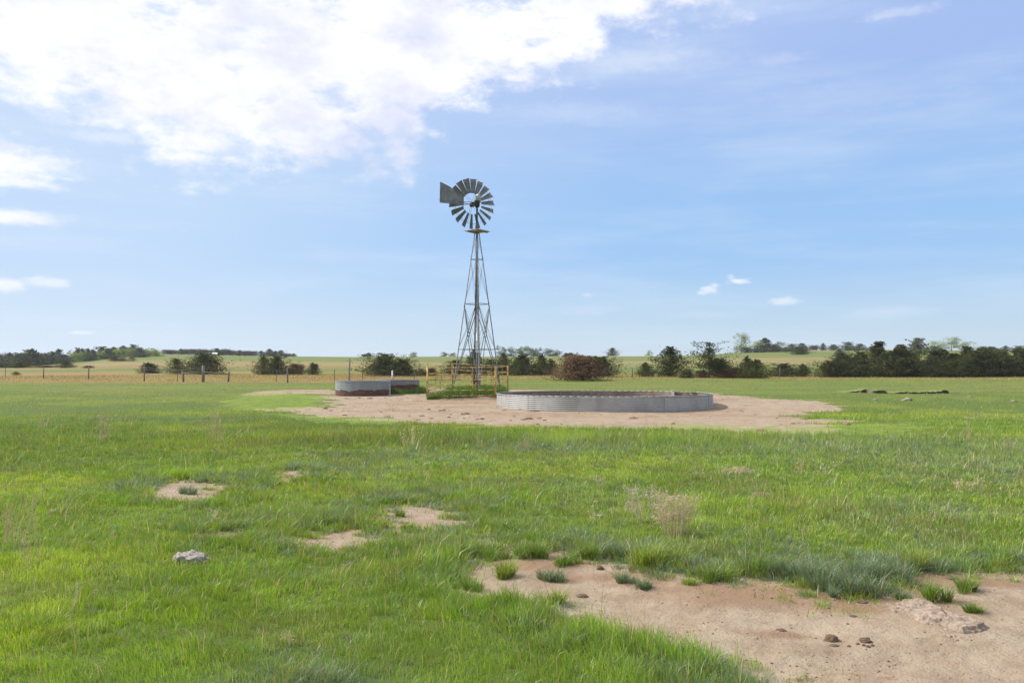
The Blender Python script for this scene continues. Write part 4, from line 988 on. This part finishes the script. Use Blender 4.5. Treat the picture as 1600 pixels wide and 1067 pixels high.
row([('far_brown', 262, 544, 18, 300), ('far_brown', 270, 545, 14, 302), ('far_dark', 283, 545, 13, 300), ('far_brown', 293, 543, 18, 304), ('far_brown', 304, 543, 18, 302), ('far_brown', 315, 543, 18, 304), ('far_brown', 325, 544, 16, 306),
     ('far_dark', 339, 544, 18, 304), ('far_mid', 348, 545, 16, 306), ('far_brown', 354, 543, 16, 304), ('far_brown', 364, 545, 16, 305), ('far_dark', 374, 547, 13, 300), ('far_brown', 384, 546, 16, 304), ('far_brown', 394, 546, 16, 304),
     ('far_dark', 408, 548, 16, 300), ('far_dark', 421, 545, 16, 304), ('far_dark', 430, 548, 12, 304), ('far_dark', 439, 547, 13, 304), ('far_brown', 450, 551, 12, 306), ('far_dark', 459, 552, 9, 306)],
    'the shelterbelt by the white shed', 'trees of the shelterbelt')
row([('far_dark', 576, 551, 12, 310), ('far_brown', 569, 552, 8, 312), ('far_mid', 646, 550, 11, 314), ('far_mid', 694, 550, 12, 314), ('far_mid', 707, 551, 12, 314)],
    'the sparse skyline either side of the tower', 'sparse skyline trees')
row([('far_mid', 783, 540, 16, 312), ('far_mid', 799, 542, 14, 312), ('far_mid', 815, 542, 20, 310), ('far_mid', 828, 541, 22, 310), ('far_mid', 840, 543, 14, 310), ('far_mid', 856, 544, 18, 312), ('far_mid', 869, 547, 18, 312), ('far_dark', 892, 551, 12, 306), ('far_dark', 884, 552, 10, 306)],
    'the skyline grove right of the tower', 'trees of the grove right of the tower')
row([('far_dark', 1238, 537, 16, 288), ('far_dark', 1253, 536, 18, 288), ('far_brown', 1272, 537, 14, 300), ('far_dark', 1286, 536, 10, 300), ('far_dark', 1302, 538, 15, 298), ('far_dark', 1325, 534, 18, 290), ('far_dark', 1344, 537, 19, 290), ('far_dark', 1362, 541, 16, 290),
     ('far_dark', 1228, 542, 14, 286), ('far_dark', 1209, 540, 16, 284), ('far_dark', 1186, 541, 16, 284)],
    'the row on the right skyline', 'trees on the right skyline')
row([('far_dark', 1462, 540, 24, 262), ('far_dark', 1536, 541, 18, 280), ('far_dark', 1552, 542, 16, 280), ('far_dark', 1571, 540, 13, 285), ('far_dark', 1592, 540, 20, 270), ('far_dark', 1615, 541, 18, 270)],
    'the row peeping over the right thicket', 'trees over the thicket')
# white shed
p = at(331, 292); t = empty('farm_shed', p, .15); t.location.z -= .3; tag(t, 'small white roofed farm shed on the left skyline among the bare trees', 'shed')
zz = zat(553.2, 292)-p.z+.3; z9 = zat(551, 292)-p.z+.3
MB().box((0, 0, zz/2), (3.4, 2.4, zz)).build('wall', M['shedwall'], t)
bmv = bmesh.new(); vs = [bmv.verts.new(v) for v in [(-1.9, -1.4, zz), (1.9, -1.4, zz), (1.9, 0, z9), (-1.9, 0, z9), (-1.9, 1.4, zz), (1.9, 1.4, zz)]]
for f in ((0, 1, 2, 3), (3, 2, 5, 4), (0, 3, 4), (1, 5, 2), (0, 4, 5, 1)): bmv.faces.new([vs[i] for i in f])
me = bpy.data.meshes.new('roof'); bmv.to_mesh(me); bmv.free(); link('roof', me, M['shedroof'], t)

# ------------------------------------------------------------------ rocks, slabs, clods
def rock_mesh(name, seed, sub=4, rough=.25, fr=1.6, flat=.6):
    b = bmesh.new(); bmesh.ops.create_icosphere(b, subdivisions=sub, radius=1)
    from mathutils import noise
    off = Vector((seed*7.1, seed*3.3, seed*1.7))
    for v in b.verts:
        n = noise.fractal(v.co*fr+off, 1.0, 2.0, 5); c = noise.cell(v.co*2.2+off)
        v.co *= 1+rough*n+.08*(c-.5)
        v.co.z = v.co.z*flat if v.co.z > 0 else v.co.z*.35*flat
    me = bpy.data.meshes.new(name); b.to_mesh(me); b.free()
    for p in me.polygons: p.use_smooth = sub > 3
    return me
def put_rock(name, px, py, w, h, mk, label, cat, group=None, seed=1, sub=4, rough=.25, dep=.8, fr=1.6, me=None, sink=.35):
    p = hit(px, py); s = w/F*p.y/2; me = me or rock_mesh(name, seed, sub, rough, fr, 1)
    o = link(name, me, M[mk]); o.location = p+Vector((0, s*dep*.5, 0)); o.scale = (s, s*dep, h/F*p.y*.7); o.rotation_euler = (0, 0, 0)
    o.location.z = gd1(o.location.x, o.location.y)-sink*h/F*p.y*.3
    tag(o, label, cat, group); return o
put_rock('rock', 293, 880, 56, 30, 'stone', 'rough grey and white lichened rock lying in the grass at lower left', 'rock', seed=3, rough=.22, dep=.9, sub=5, sink=.5, fr=2.6)
put_rock('stone', 84, 801, 18, 8, 'palestone', 'small pale stone in the grass at the far left', 'stone', seed=4)
put_rock('stone', 371, 828, 18, 7, 'palestone', 'small flat tan stone in the grass left of the tall green tufts', 'stone', seed=5)
put_rock('stone', 1420, 626, 17, 8, 'palestone', 'pale boulder at the foot of the eroded bank at right', 'boulder', seed=6)
put_rock('stone', 1369, 625, 8, 4, 'palestone', 'small pale stone left of the boulder at the eroded bank', 'stone', seed=7)
put_rock('stone', 1517, 621, 9, 5, 'crust', 'brownish stone right of the boulder beyond the eroded bank', 'stone', seed=8)
put_rock('stone', 1586, 628, 11, 5, 'crust', 'brownish stone near the right edge beyond the eroded bank', 'stone', seed=9)
put_rock('stone', 964, 864, 20, 6, 'palestone', 'flat whitish and orange stone at the edge of the foreground dirt', 'stone', seed=10)
put_rock('stone', 1324, 664, 14, 7, 'crust', 'reddish stone on the bright green patch right of the large tank', 'stone', seed=11)
put_rock('stone', 653, 617, 5, 3, 'palestone', 'tiny white stone beside the small tank nearer the pen', 'stone', seed=12)
put_rock('stone', 1350, 874+62, 16, 7, 'crust', 'small clod of crusted soil between the bluish tufts and the slabs', 'clod', seed=13)
# eroded crust slabs
def slab(pts, th, label, seed):
    W_ = wpoly(pts); c = W_.mean(0); base = g1(*c)
    xs = np.linspace(W_[:, 0].min()-.12, W_[:, 0].max()+.12, 150); ys = np.linspace(W_[:, 1].min()-.12, W_[:, 1].max()+.12, 150)
    Xg, Yg = np.meshgrid(xs, ys); x = Xg.ravel(); y = Yg.ravel()
    d = -sdf(W_, x, y)+(fbm(x, y, 9, 4, seed)-.5)*.10
    hh = sstep(d, -.002, .012)*(th*(.55+.9*fbm(x, y, 6, 4, seed+2)))+sstep(d, .02, .05)*th*.4*sstep(fbm(x, y, 12, 4, seed+5), .45, .55)
    hh = hh+(fbm(x, y, 30, 3, seed+7)-.5)*th*.4*sstep(d, 0, .02)
    d2 = d-.035-(fbm(x, y, 7, 3, seed+11)-.5)*.12
    hh = th*(.5*sstep(d, -.002, .006)+.5*sstep(d2, 0, .008))+(fbm(x, y, 22, 4, seed+7)-.5)*.022+(fbm(x, y, 5, 2, seed+3)-.5)*th*.5*sstep(d, 0, .1)
    z = gd(x, y)-.006+hh*.9-.05*sstep(-d, 0, .012)
    keep = d > -.045; idx = -np.ones(len(x), int); idx[keep] = np.arange(keep.sum())
    i, j = np.meshgrid(np.arange(149), np.arange(149), indexing='ij'); a = (i*150+j).ravel()
    Q = np.stack([a, a+1, a+151, a+150], 1); Q = Q[np.all(keep[Q], 1)]
    top = np.stack([x, y, z], 1)[keep]; bot = top.copy(); bot[:, 2] = base-.08; n = len(top); Qi = idx[Q]
    me = np_mesh('crust_slab', np.vstack([top, bot]), np.vstack([Qi, Qi[:, ::-1]+n]), smooth=True)
    o = link('crust_slab', me, M['crust']); me.transform(Matrix.Translation((-c[0], -c[1], -base))); o.location = (c[0], c[1], base)
    tag(o, label, 'soil slab', 'eroded crust slabs on the foreground dirt')
slab([(1397, 950), (1410, 936), (1440, 934), (1470, 946), (1487, 955), (1480, 972), (1455, 973), (1425, 962)], .042, 'largest eroded crust slab on the dirt near the lower right', 211)
slab([(1462, 976), (1490, 962), (1515, 966), (1538, 976), (1535, 986), (1505, 988), (1475, 982)], .045, 'knobbly crust slab overlapping the right end of the largest one', 213)
slab([(1466, 992), (1480, 987), (1500, 990), (1497, 997), (1480, 998)], .025, 'small thin crust slab in front of the two bigger ones', 217)
# clods and dung
def dung_mesh(seed): return rock_mesh('dung', seed, 3, .28, 2.2, 1)
DM = [dung_mesh(s) for s in (101, 102, 103, 104)]
put_rock('dung_clod', 1301, 994, 23, 15, 'dung', 'left and larger of the two brown clods on the bare dirt at lower right', 'clod', seed=31, rough=.22, fr=2.5, dep=.9)
put_rock('dung_clod', 1354, 998, 19, 11, 'dung', 'right and smaller of the two brown clods on the bare dirt at lower right', 'clod', seed=32, rough=.22, fr=2.5, dep=.9)
for i, (px, py, w, h) in enumerate([(1305, 1003, 17, 4), (1327, 1003, 6, 4), (1341, 1000, 7, 4), (1350, 1003, 6, 5), (1357, 1005, 8, 5), (1364, 1004, 6, 5)]):
    put_rock('dung_crumb', px, py, w, h, 'dung', '%s crumb from the left below the two brown clods' % ORD[i], 'crumb', 'crumbs below the brown clods', me=DM[i % 4])
for px, py, w, h, lab in [(938, 886, 13, 10, 'reddish brown clod standing up between grass tufts on the foreground dirt'), (910, 928, 20, 8, 'crumbly brown clod left of centre on the foreground dirt'),
                          (923, 965, 14, 5, 'dark clod at the grass edge below the crumbly brown clod'), (1114, 884, 16, 9, 'pinkish clod at the edge of the grass above the damp soil'),
                          (1304, 872, 14, 10, 'reddish clod half hidden in the grass above the bluish tufts'), (1330, 874, 10, 8, 'paler clod right of the reddish one half hidden in grass'),
                          (1490, 902, 20, 7, 'dark dung pile on damp soil near the right edge'), (1568, 889, 18, 5, 'flat brown clod at the grass edge near the right edge'),
                          (1221, 980, 16, 3, 'thin flat brown chip alone on the middle of the dirt'), (1334, 958, 12, 3, 'small flat chip left of the largest crust slab'),
                          (888, 852, 7, 3, 'small grey pebble at the top of the foreground dirt'), (946, 866, 7, 4, 'small brown clod left of the flat whitish stone'),
                          (697, 898, 12, 5, 'brown clod at the left tip of the foreground dirt'), (705, 872, 18, 5, 'dark clod under the overhanging grass at the left tip of the dirt'), (740, 905, 14, 4, 'row of reddish crumbs near the left tip of the dirt'),
                          (322, 781, 18, 7, 'dark clod in the small bare patch at left')]:
    put_rock('dung_clod', px, py, w, h, 'dung', lab, 'clod', me=DM[int(px) % 4])
YD = [(508, 638, 7, 4), (517, 641, 5, 2), (538, 648, 7, 3), (541, 622, 6, 2), (561, 621, 5, 2), (578, 622, 8, 3), (595, 643, 4, 2), (605, 650, 3, 2), (614, 641, 3, 1.5), (640, 649, 4, 1.5), (653, 655, 6, 2), (659, 649, 8, 2.5), (670, 639, 5, 3),
      (674, 653, 7, 2), (688, 641, 7, 3), (694, 640, 5, 3), (701, 651, 5, 2.5), (704, 647, 5, 2)]
YD2 = [(722, 647, 5, 3), (729, 646, 8, 4), (725, 653, 4, 2), (746, 654, 6, 2), (753, 654, 7, 4), (788, 640, 7, 2), (803, 650, 4, 2), (812, 639, 6, 2), (818, 655, 8, 3), (826, 654, 12, 5), (834, 642, 16, 3), (843, 653, 7, 3), (851, 656, 6, 3), (840, 662, 5, 3), (866, 667, 20, 4), (877, 662, 4, 2), (798, 656, 4, 2), (990, 653, 12, 4)]
YD3 = [(1040, 667, 6, 3), (1052, 661, 6, 3), (1049, 671, 12, 3), (1064, 670, 7, 3), (1085, 670, 5, 3), (1103, 673, 8, 3), (1119, 672, 4, 2), (1190, 672, 14, 4), (1158, 641, 6, 2), (1239, 661, 7, 3), (1180, 647, 4, 1.5), (1270, 645, 5, 2), (1260, 655, 4, 2), (1214, 652, 4, 2)]
for lst, where, grp in ((YD, 'before the two small rusty tanks', 'dung by the small tanks'), (YD2, 'before the pen and large tank', 'dung by the pen'), (YD3, 'right of or below the large tank', 'dung by the large tank')):
    for i, (px, py, w, h) in enumerate(sorted(lst)):
        put_rock('dung_pat', px, py+1, w*1.25, h*1.15, 'dungd', '%s dung pat from the left %s' % (ORD[i], where), 'dung', grp, me=DM[i % 4])
# eroded bank at right
def bank():
    xs = np.arange(1322, 1502, 1.6); V = []; n = len(xs)
    for k, px in enumerate(xs):
        Yd = 45.5+1.2*math.sin(px*.021)+(fbm(np.array([px*.05]), np.array([0.]), 1, 3, 5)[0]-.5)*1.6
        p = at(px, Yd); hgt = .20*min(1, (px-1322)/25, max(0, (1498-px)/20))*max(0, float(fbm(np.array([px*.045]), np.array([3.]), 1, 4, 9)[0])*2.6-.75)*(1 if px < 1480 else .25)
        for dy, dz in ((0, -.05), (.05, .02), (.02, hgt*.55), (-.10, hgt*.85), (-.07, hgt), (.5, hgt*.98), (3.2, -.03)):
            y = p.y+dy; x = p.x; V.append((x, y, g1(x, y)+dz+.01*random.random()))
    Q = []; m = 7
    for k in range(n-1):
        for j in range(m-1): a = k*m+j; Q.append((a, a+m, a+m+1, a+1))
    me = np_mesh('eroded_bank', V, np.array(Q), smooth=False)
    me.materials.append(M['bank']); me.materials.append(bpy.data.materials['ground_grass_cap'])
    for i, p in enumerate(me.polygons): p.material_index = 1 if (i % (m-1)) >= 4 else 0
    tag(link('eroded_bank', me), kind='structure')
noisy('ground_grass_cap', (.10, .15, .035), (.16, .20, .055), 3, .95, 0, bs=.5)
bank()

# ------------------------------------------------------------------ tufts and dry weeds (each a thing)
def tuft_obj(px, py, w, h, colr, label, n=None, name='grass_tuft', spread=.8):
    p = hit(px, py); k = p.y/F; W2 = w*k/2; Hh = h*k*1.25; nc = max(3, int(w/9)); n = int(90+w*8)
    cc_ = RNG.randn(nc, 2)*np.array([W2*.5, W2*.32]); cs = RNG.uniform(.5, 1.1, nc); ki = RNG.randint(0, nc, n); rad = W2/math.sqrt(nc)*.75
    a = RNG.rand(n)*6.28; r = np.sqrt(RNG.rand(n))*rad*cs[ki]
    pos = np.stack([cc_[ki, 0]+np.cos(a)*r, cc_[ki, 1]+np.sin(a)*r, np.full(n, -.01)], 1)
    out_ = np.stack([np.cos(a), np.sin(a), np.zeros(n)], 1)*(r/rad*spread)[:, None]+RNG.randn(n, 3)*[.35, .35, 0]
    hh = Hh*(.35+.65*RNG.rand(n))*cs[ki]; c = np.array(colr)[None]*(.6+.7*RNG.rand(n, 1))*(.8+.4*RNG.rand(nc, 1))[ki]
    s = RNG.rand(n) < .08; c[s] = C_S*.8
    pos[:, 2] = gd(pos[:, 0]+p.x, pos[:, 1]+p.y)-p.z-.012
    v, q, t, cc = blades(pos, hh, (.0028+.002*RNG.rand(n))*(p.y/5)**.5, c, leanv=out_)
    o = link(name, np_mesh(name, v, [q, t], col=cc), M['grass']); o.location = p
    tag(o, label, 'grass tuft', 'tufts standing on the bare dirt')
B_ = (.17, .25, .15); G_ = (.18, .29, .045); Y_ = (.27, .36, .055)
for a in [(868, 903, 40, 22, B_, 'small bluish tuft on the left part of the foreground dirt'), (893, 880, 44, 20, G_, 'flat green tuft above the small bluish one'),
          (868, 938, 40, 28, Y_, 'yellow green tuft at the dirt edge beside the crumbly clod'), (975, 905, 34, 22, B_, 'bluish tuft left of the damp brown soil'), (1005, 914, 30, 20, B_, 'low bluish tuft touching the damp brown soil'),
          (1075, 907, 28, 14, Y_, 'small yellow green tuft at the top of the damp soil'), (1022, 884, 66, 44, Y_, 'bright yellow green tuft below the straw-coloured weed'), (1065, 878, 40, 30, Y_, 'yellow green tuft right of the bright one below the weed'), (1118, 903, 60, 30, G_, 'green tuft with a pinkish clod behind it'),
          (1335, 928, 70, 44, B_, 'large blue green tuft reaching out over the dirt'), (1370, 905, 80, 46, B_, 'largest blue green tuft behind the crust slabs'), (1255, 910, 60, 42, B_, 'blue green tuft left of the large ones'),
          (1460, 932, 36, 38, G_, 'fan-shaped green tuft behind the largest crust slab'), (1520, 918, 50, 30, G_, 'green tuft right of the fan-shaped one'), (1525, 952, 24, 18, G_, 'little leafy tuft right of the crust slabs'),
          (1405, 930, 26, 20, B_, 'little tuft between the large blue tuft and the fan-shaped one'), (1437, 888, 36, 40, Y_, 'upright yellow green tuft at the top edge of the dirt'), (790, 895, 50, 34, Y_, 'yellow green tuft in the upper left corner of the dirt'),
          (775, 868, 40, 24, G_, 'green tuft at the upper edge of the left dirt tip'), (835, 868, 66, 34, G_, 'dense green tuft on the upper edge of the dirt'), (745, 920, 40, 22, G_, 'thin green tuft near the lower left dirt tip'),
          (630, 822, 26, 14, Y_, 'little tuft on the middle bare patch'), (632, 805, 20, 16, G_, 'little upright tuft in the middle bare patch'), (296, 770, 26, 16, B_, 'little bluish tuft in the small left bare patch'),
          (915, 872, 50, 40, G_, 'bushy green tuft above the reddish clod'), (1230, 902, 46, 34, B_, 'blue green tuft above the damp soil'), (960, 872, 50, 36, B_, 'blue tuft behind the flat whitish stone'), (1190, 896, 60, 40, G_, 'broad green tuft bordering the top of the damp soil')]:
    tuft_obj(*a)
def weed(px, py, w, h, mk, label, n=30, heads=2, lean=0.0, name='dry_weed', curve=.3, thick=.0016, flat=False):
    p = hit(px, py); k = p.y/F; W2 = w*k/2; Hh = h*k; V = []; Fq = []; rs = random.Random(int(px*13+py))
    th = thick*1.35*(p.y/7)**.8
    def seg(a, b, t0, t1):
        d = (b-a).normalized(); s = d.cross(Vector((rs.uniform(-1, 1), rs.uniform(-1, 1), .1))).normalized(); i = len(V)
        V.extend([a-s*t0, a+s*t0, b+s*t1, b-s*t1]); Fq.append((i, i+1, i+2, i+3))
    for _ in range(n):
        a = rs.uniform(0, 6.28); r = rs.random()**.5
        b0 = Vector((math.cos(a)*W2*.55*r, math.sin(a)*W2*.5*r, -.01)); hh = Hh*rs.uniform(.3, 1)
        tip = Vector((math.cos(a)*W2*r+lean*hh, math.sin(a)*W2*r*.8, hh*(1-.15*r)))
        if flat: tip = Vector((rs.uniform(-1, 1)*W2, rs.uniform(-.5, .5)*W2, Hh*rs.uniform(.0, .5))); b0 = Vector((rs.uniform(-1, 1)*W2, rs.uniform(-.5, .5)*W2, Hh*rs.uniform(0, .4)))
        mid = b0.lerp(tip, .5)+Vector((0, 0, Hh*(curve*.3 if not flat else .55)))
        seg(b0, mid, th, th*.8); seg(mid, tip, th*.8, th*.4)
        for _h in range(heads):
            f = rs.uniform(.3, 1); q = mid.lerp(tip, f); e = q+Vector((rs.uniform(-1, 1), rs.uniform(-1, 1), rs.uniform(-.1, 1)))*Hh*.13
            seg(q, e, th*.5, th*.4)
            for _k in range(2):
                g = e+Vector((rs.uniform(-1, 1), rs.uniform(-1, 1), rs.uniform(-1, 1)))*th*4; u = Vector((rs.uniform(-1, 1), rs.uniform(-1, 1), rs.uniform(-1, 1))).normalized()*th*3.2
                seg(g-u, g+u, th*1.2, th*1.2)
    me = np_mesh(name, np.array([tuple(v) for v in V]), np.array(Fq)); o = link(name, me, M[mk]); p.z = gd1(p.x, p.y); o.location = p; tag(o, label, 'dry plant')
for a in [(1056, 836, 66, 74, 'straw', 'dense straw-coloured dry weed with seed heads right of centre', 85, 8), (1012, 815, 78, 60, 'greystraw', 'sparse greyish dry weed left of the dense straw-coloured one', 36, 8, -.1),
          (643, 698, 44, 36, 'straw', 'pale fan-shaped dry weed in the grass below the windmill', 20, 1), (160, 690, 30, 44, 'pinkstraw', 'pinkish dry stalks alone in the grass at left', 20, 2),
          (335, 692, 40, 60, 'pinkstraw', 'pinkish dry stalks below the fence brace', 22, 2), (350, 692, 60, 26, 'straw', 'pale twig at the foot of the pinkish stalks', 6, 1, .9),
          (20, 850, 60, 110, 'pinkstraw', 'tall thin dry stalks at the left edge', 16, 2, .2), (50, 880, 60, 90, 'pinkstraw', 'second clump of thin stalks near the left edge', 12, 2, -.2), (100, 800, 70, 44, 'greystraw', 'branching grey twig beside the small pale stone', 8, 2, .8),
          (110, 955, 26, 60, 'greystraw', 'two pale upright twigs near the lower left', 5, 1, .2), (935, 765, 30, 36, 'greystraw', 'small pale dry weed left of the sparse greyish one', 10, 3), (930, 815, 22, 32, 'straw', 'tiny dry stalks below the small pale weed', 9, 2),
          (1250, 742, 18, 30, 'pinkstraw', 'small pinkish stalks right of the straw mound', 9, 2), (1282, 744, 30, 26, 'straw', 'leaning pale stalks right of the small pinkish ones', 8, 2, .7), (1438, 740, 14, 26, 'pinkstraw', 'single reddish stalk in the grass at right', 6, 2),
          (1512, 690, 12, 40, 'pinkstraw', 'thin reddish stalk at right under the eroded bank', 5, 2), (1580, 708, 20, 32, 'pinkstraw', 'pinkish stalk close to the right edge', 8, 2), (1506, 770, 26, 24, 'straw', 'left of the two pale dry weeds at right', 10, 4), (1533, 770, 26, 26, 'straw', 'right of the two pale dry weeds at right', 10, 4),
          (822, 702, 24, 30, 'pinkstraw', 'faint pinkish stalks below the left end of the large tank', 10, 2), (1452, 818, 30, 22, 'pinkstraw', 'small reddish weed above the right part of the dirt', 6, 2, .4), (1386+64, 838, 26, 14, 'straw', 'small bent straw stalk under the small reddish weed', 5, 1, .6),
          (530, 905, 30, 36, 'greystraw', 'grey leaning dry stalk left of the dirt tip', 6, 3, .5), (1290, 700, 26, 16, 'straw', 'low straw wisp in the grass right of the yard', 8, 1), (1600, 760, 16, 40, 'pinkstraw', 'pinkish stalk cut by the right edge', 6, 2),
          (330, 818, 34, 26, 'straw', 'straw wisp in the grass above the lichened rock', 10, 2, .3), (450, 1010, 20, 30, 'straw', 'pale straw clump near the bottom left of centre', 10, 2), (66, 668, 24, 26, 'pinkstraw', 'faint reddish stalks far left in the grass', 8, 2),
          (150, 940, 30, 40, 'pinkstraw', 'thin brownish stalks right of the two upright twigs', 4, 1), (735, 838, 16, 14, 'straw', 'tiny straw wisp between the bare patches', 5, 1)]:
    weed(*a)
for a in [(1153, 742, 52, 15, 'straw', 'arched mound of pale straw in the grass right of the dry weeds', 46, 0), (1187, 782, 36, 15, 'straw', 'smaller mound of dead straw below the pale arched one', 26, 1), (440, 852, 66, 12, 'greystraw', 'flattened bundle of grey straw left of the middle bare patch', 26, 1),
          (425, 995, 56, 8, 'pinkstraw', 'fallen twig with dead stems near the bottom left', 10, 1), (12, 930, 30, 8, 'pinkstraw', 'fallen twig cut by the left edge', 8, 1), (205, 862, 26, 4, 'straw', 'single dry stem lying left of the lichened rock', 3, 0), (880, 908, 18, 2, 'greystraw', 'short pale stick lying on the foreground dirt', 2, 0)]:
    weed(*a, name='straw_heap', flat=True)

# ------------------------------------------------------------------ thin summer haze: closed box round the whole place
hz = MB().box((0, 4000, 15), (12000, 14000, 52)).build('haze', None); mh = bpy.data.materials.new('haze_air'); mh.use_nodes = True; mh.node_tree.nodes.clear(); T = NT(mh.node_tree)
pv = T.n('ShaderNodeVolumePrincipled', {'Color': (.86, .92, 1.0, 1), 'Density': .00024, 'Anisotropy': .2}); T.n('ShaderNodeOutputMaterial', {'Volume': pv}); hz.data.materials.append(mh)
tag(hz, 'thin pale haze hanging over the pasture', 'haze', kind='stuff')
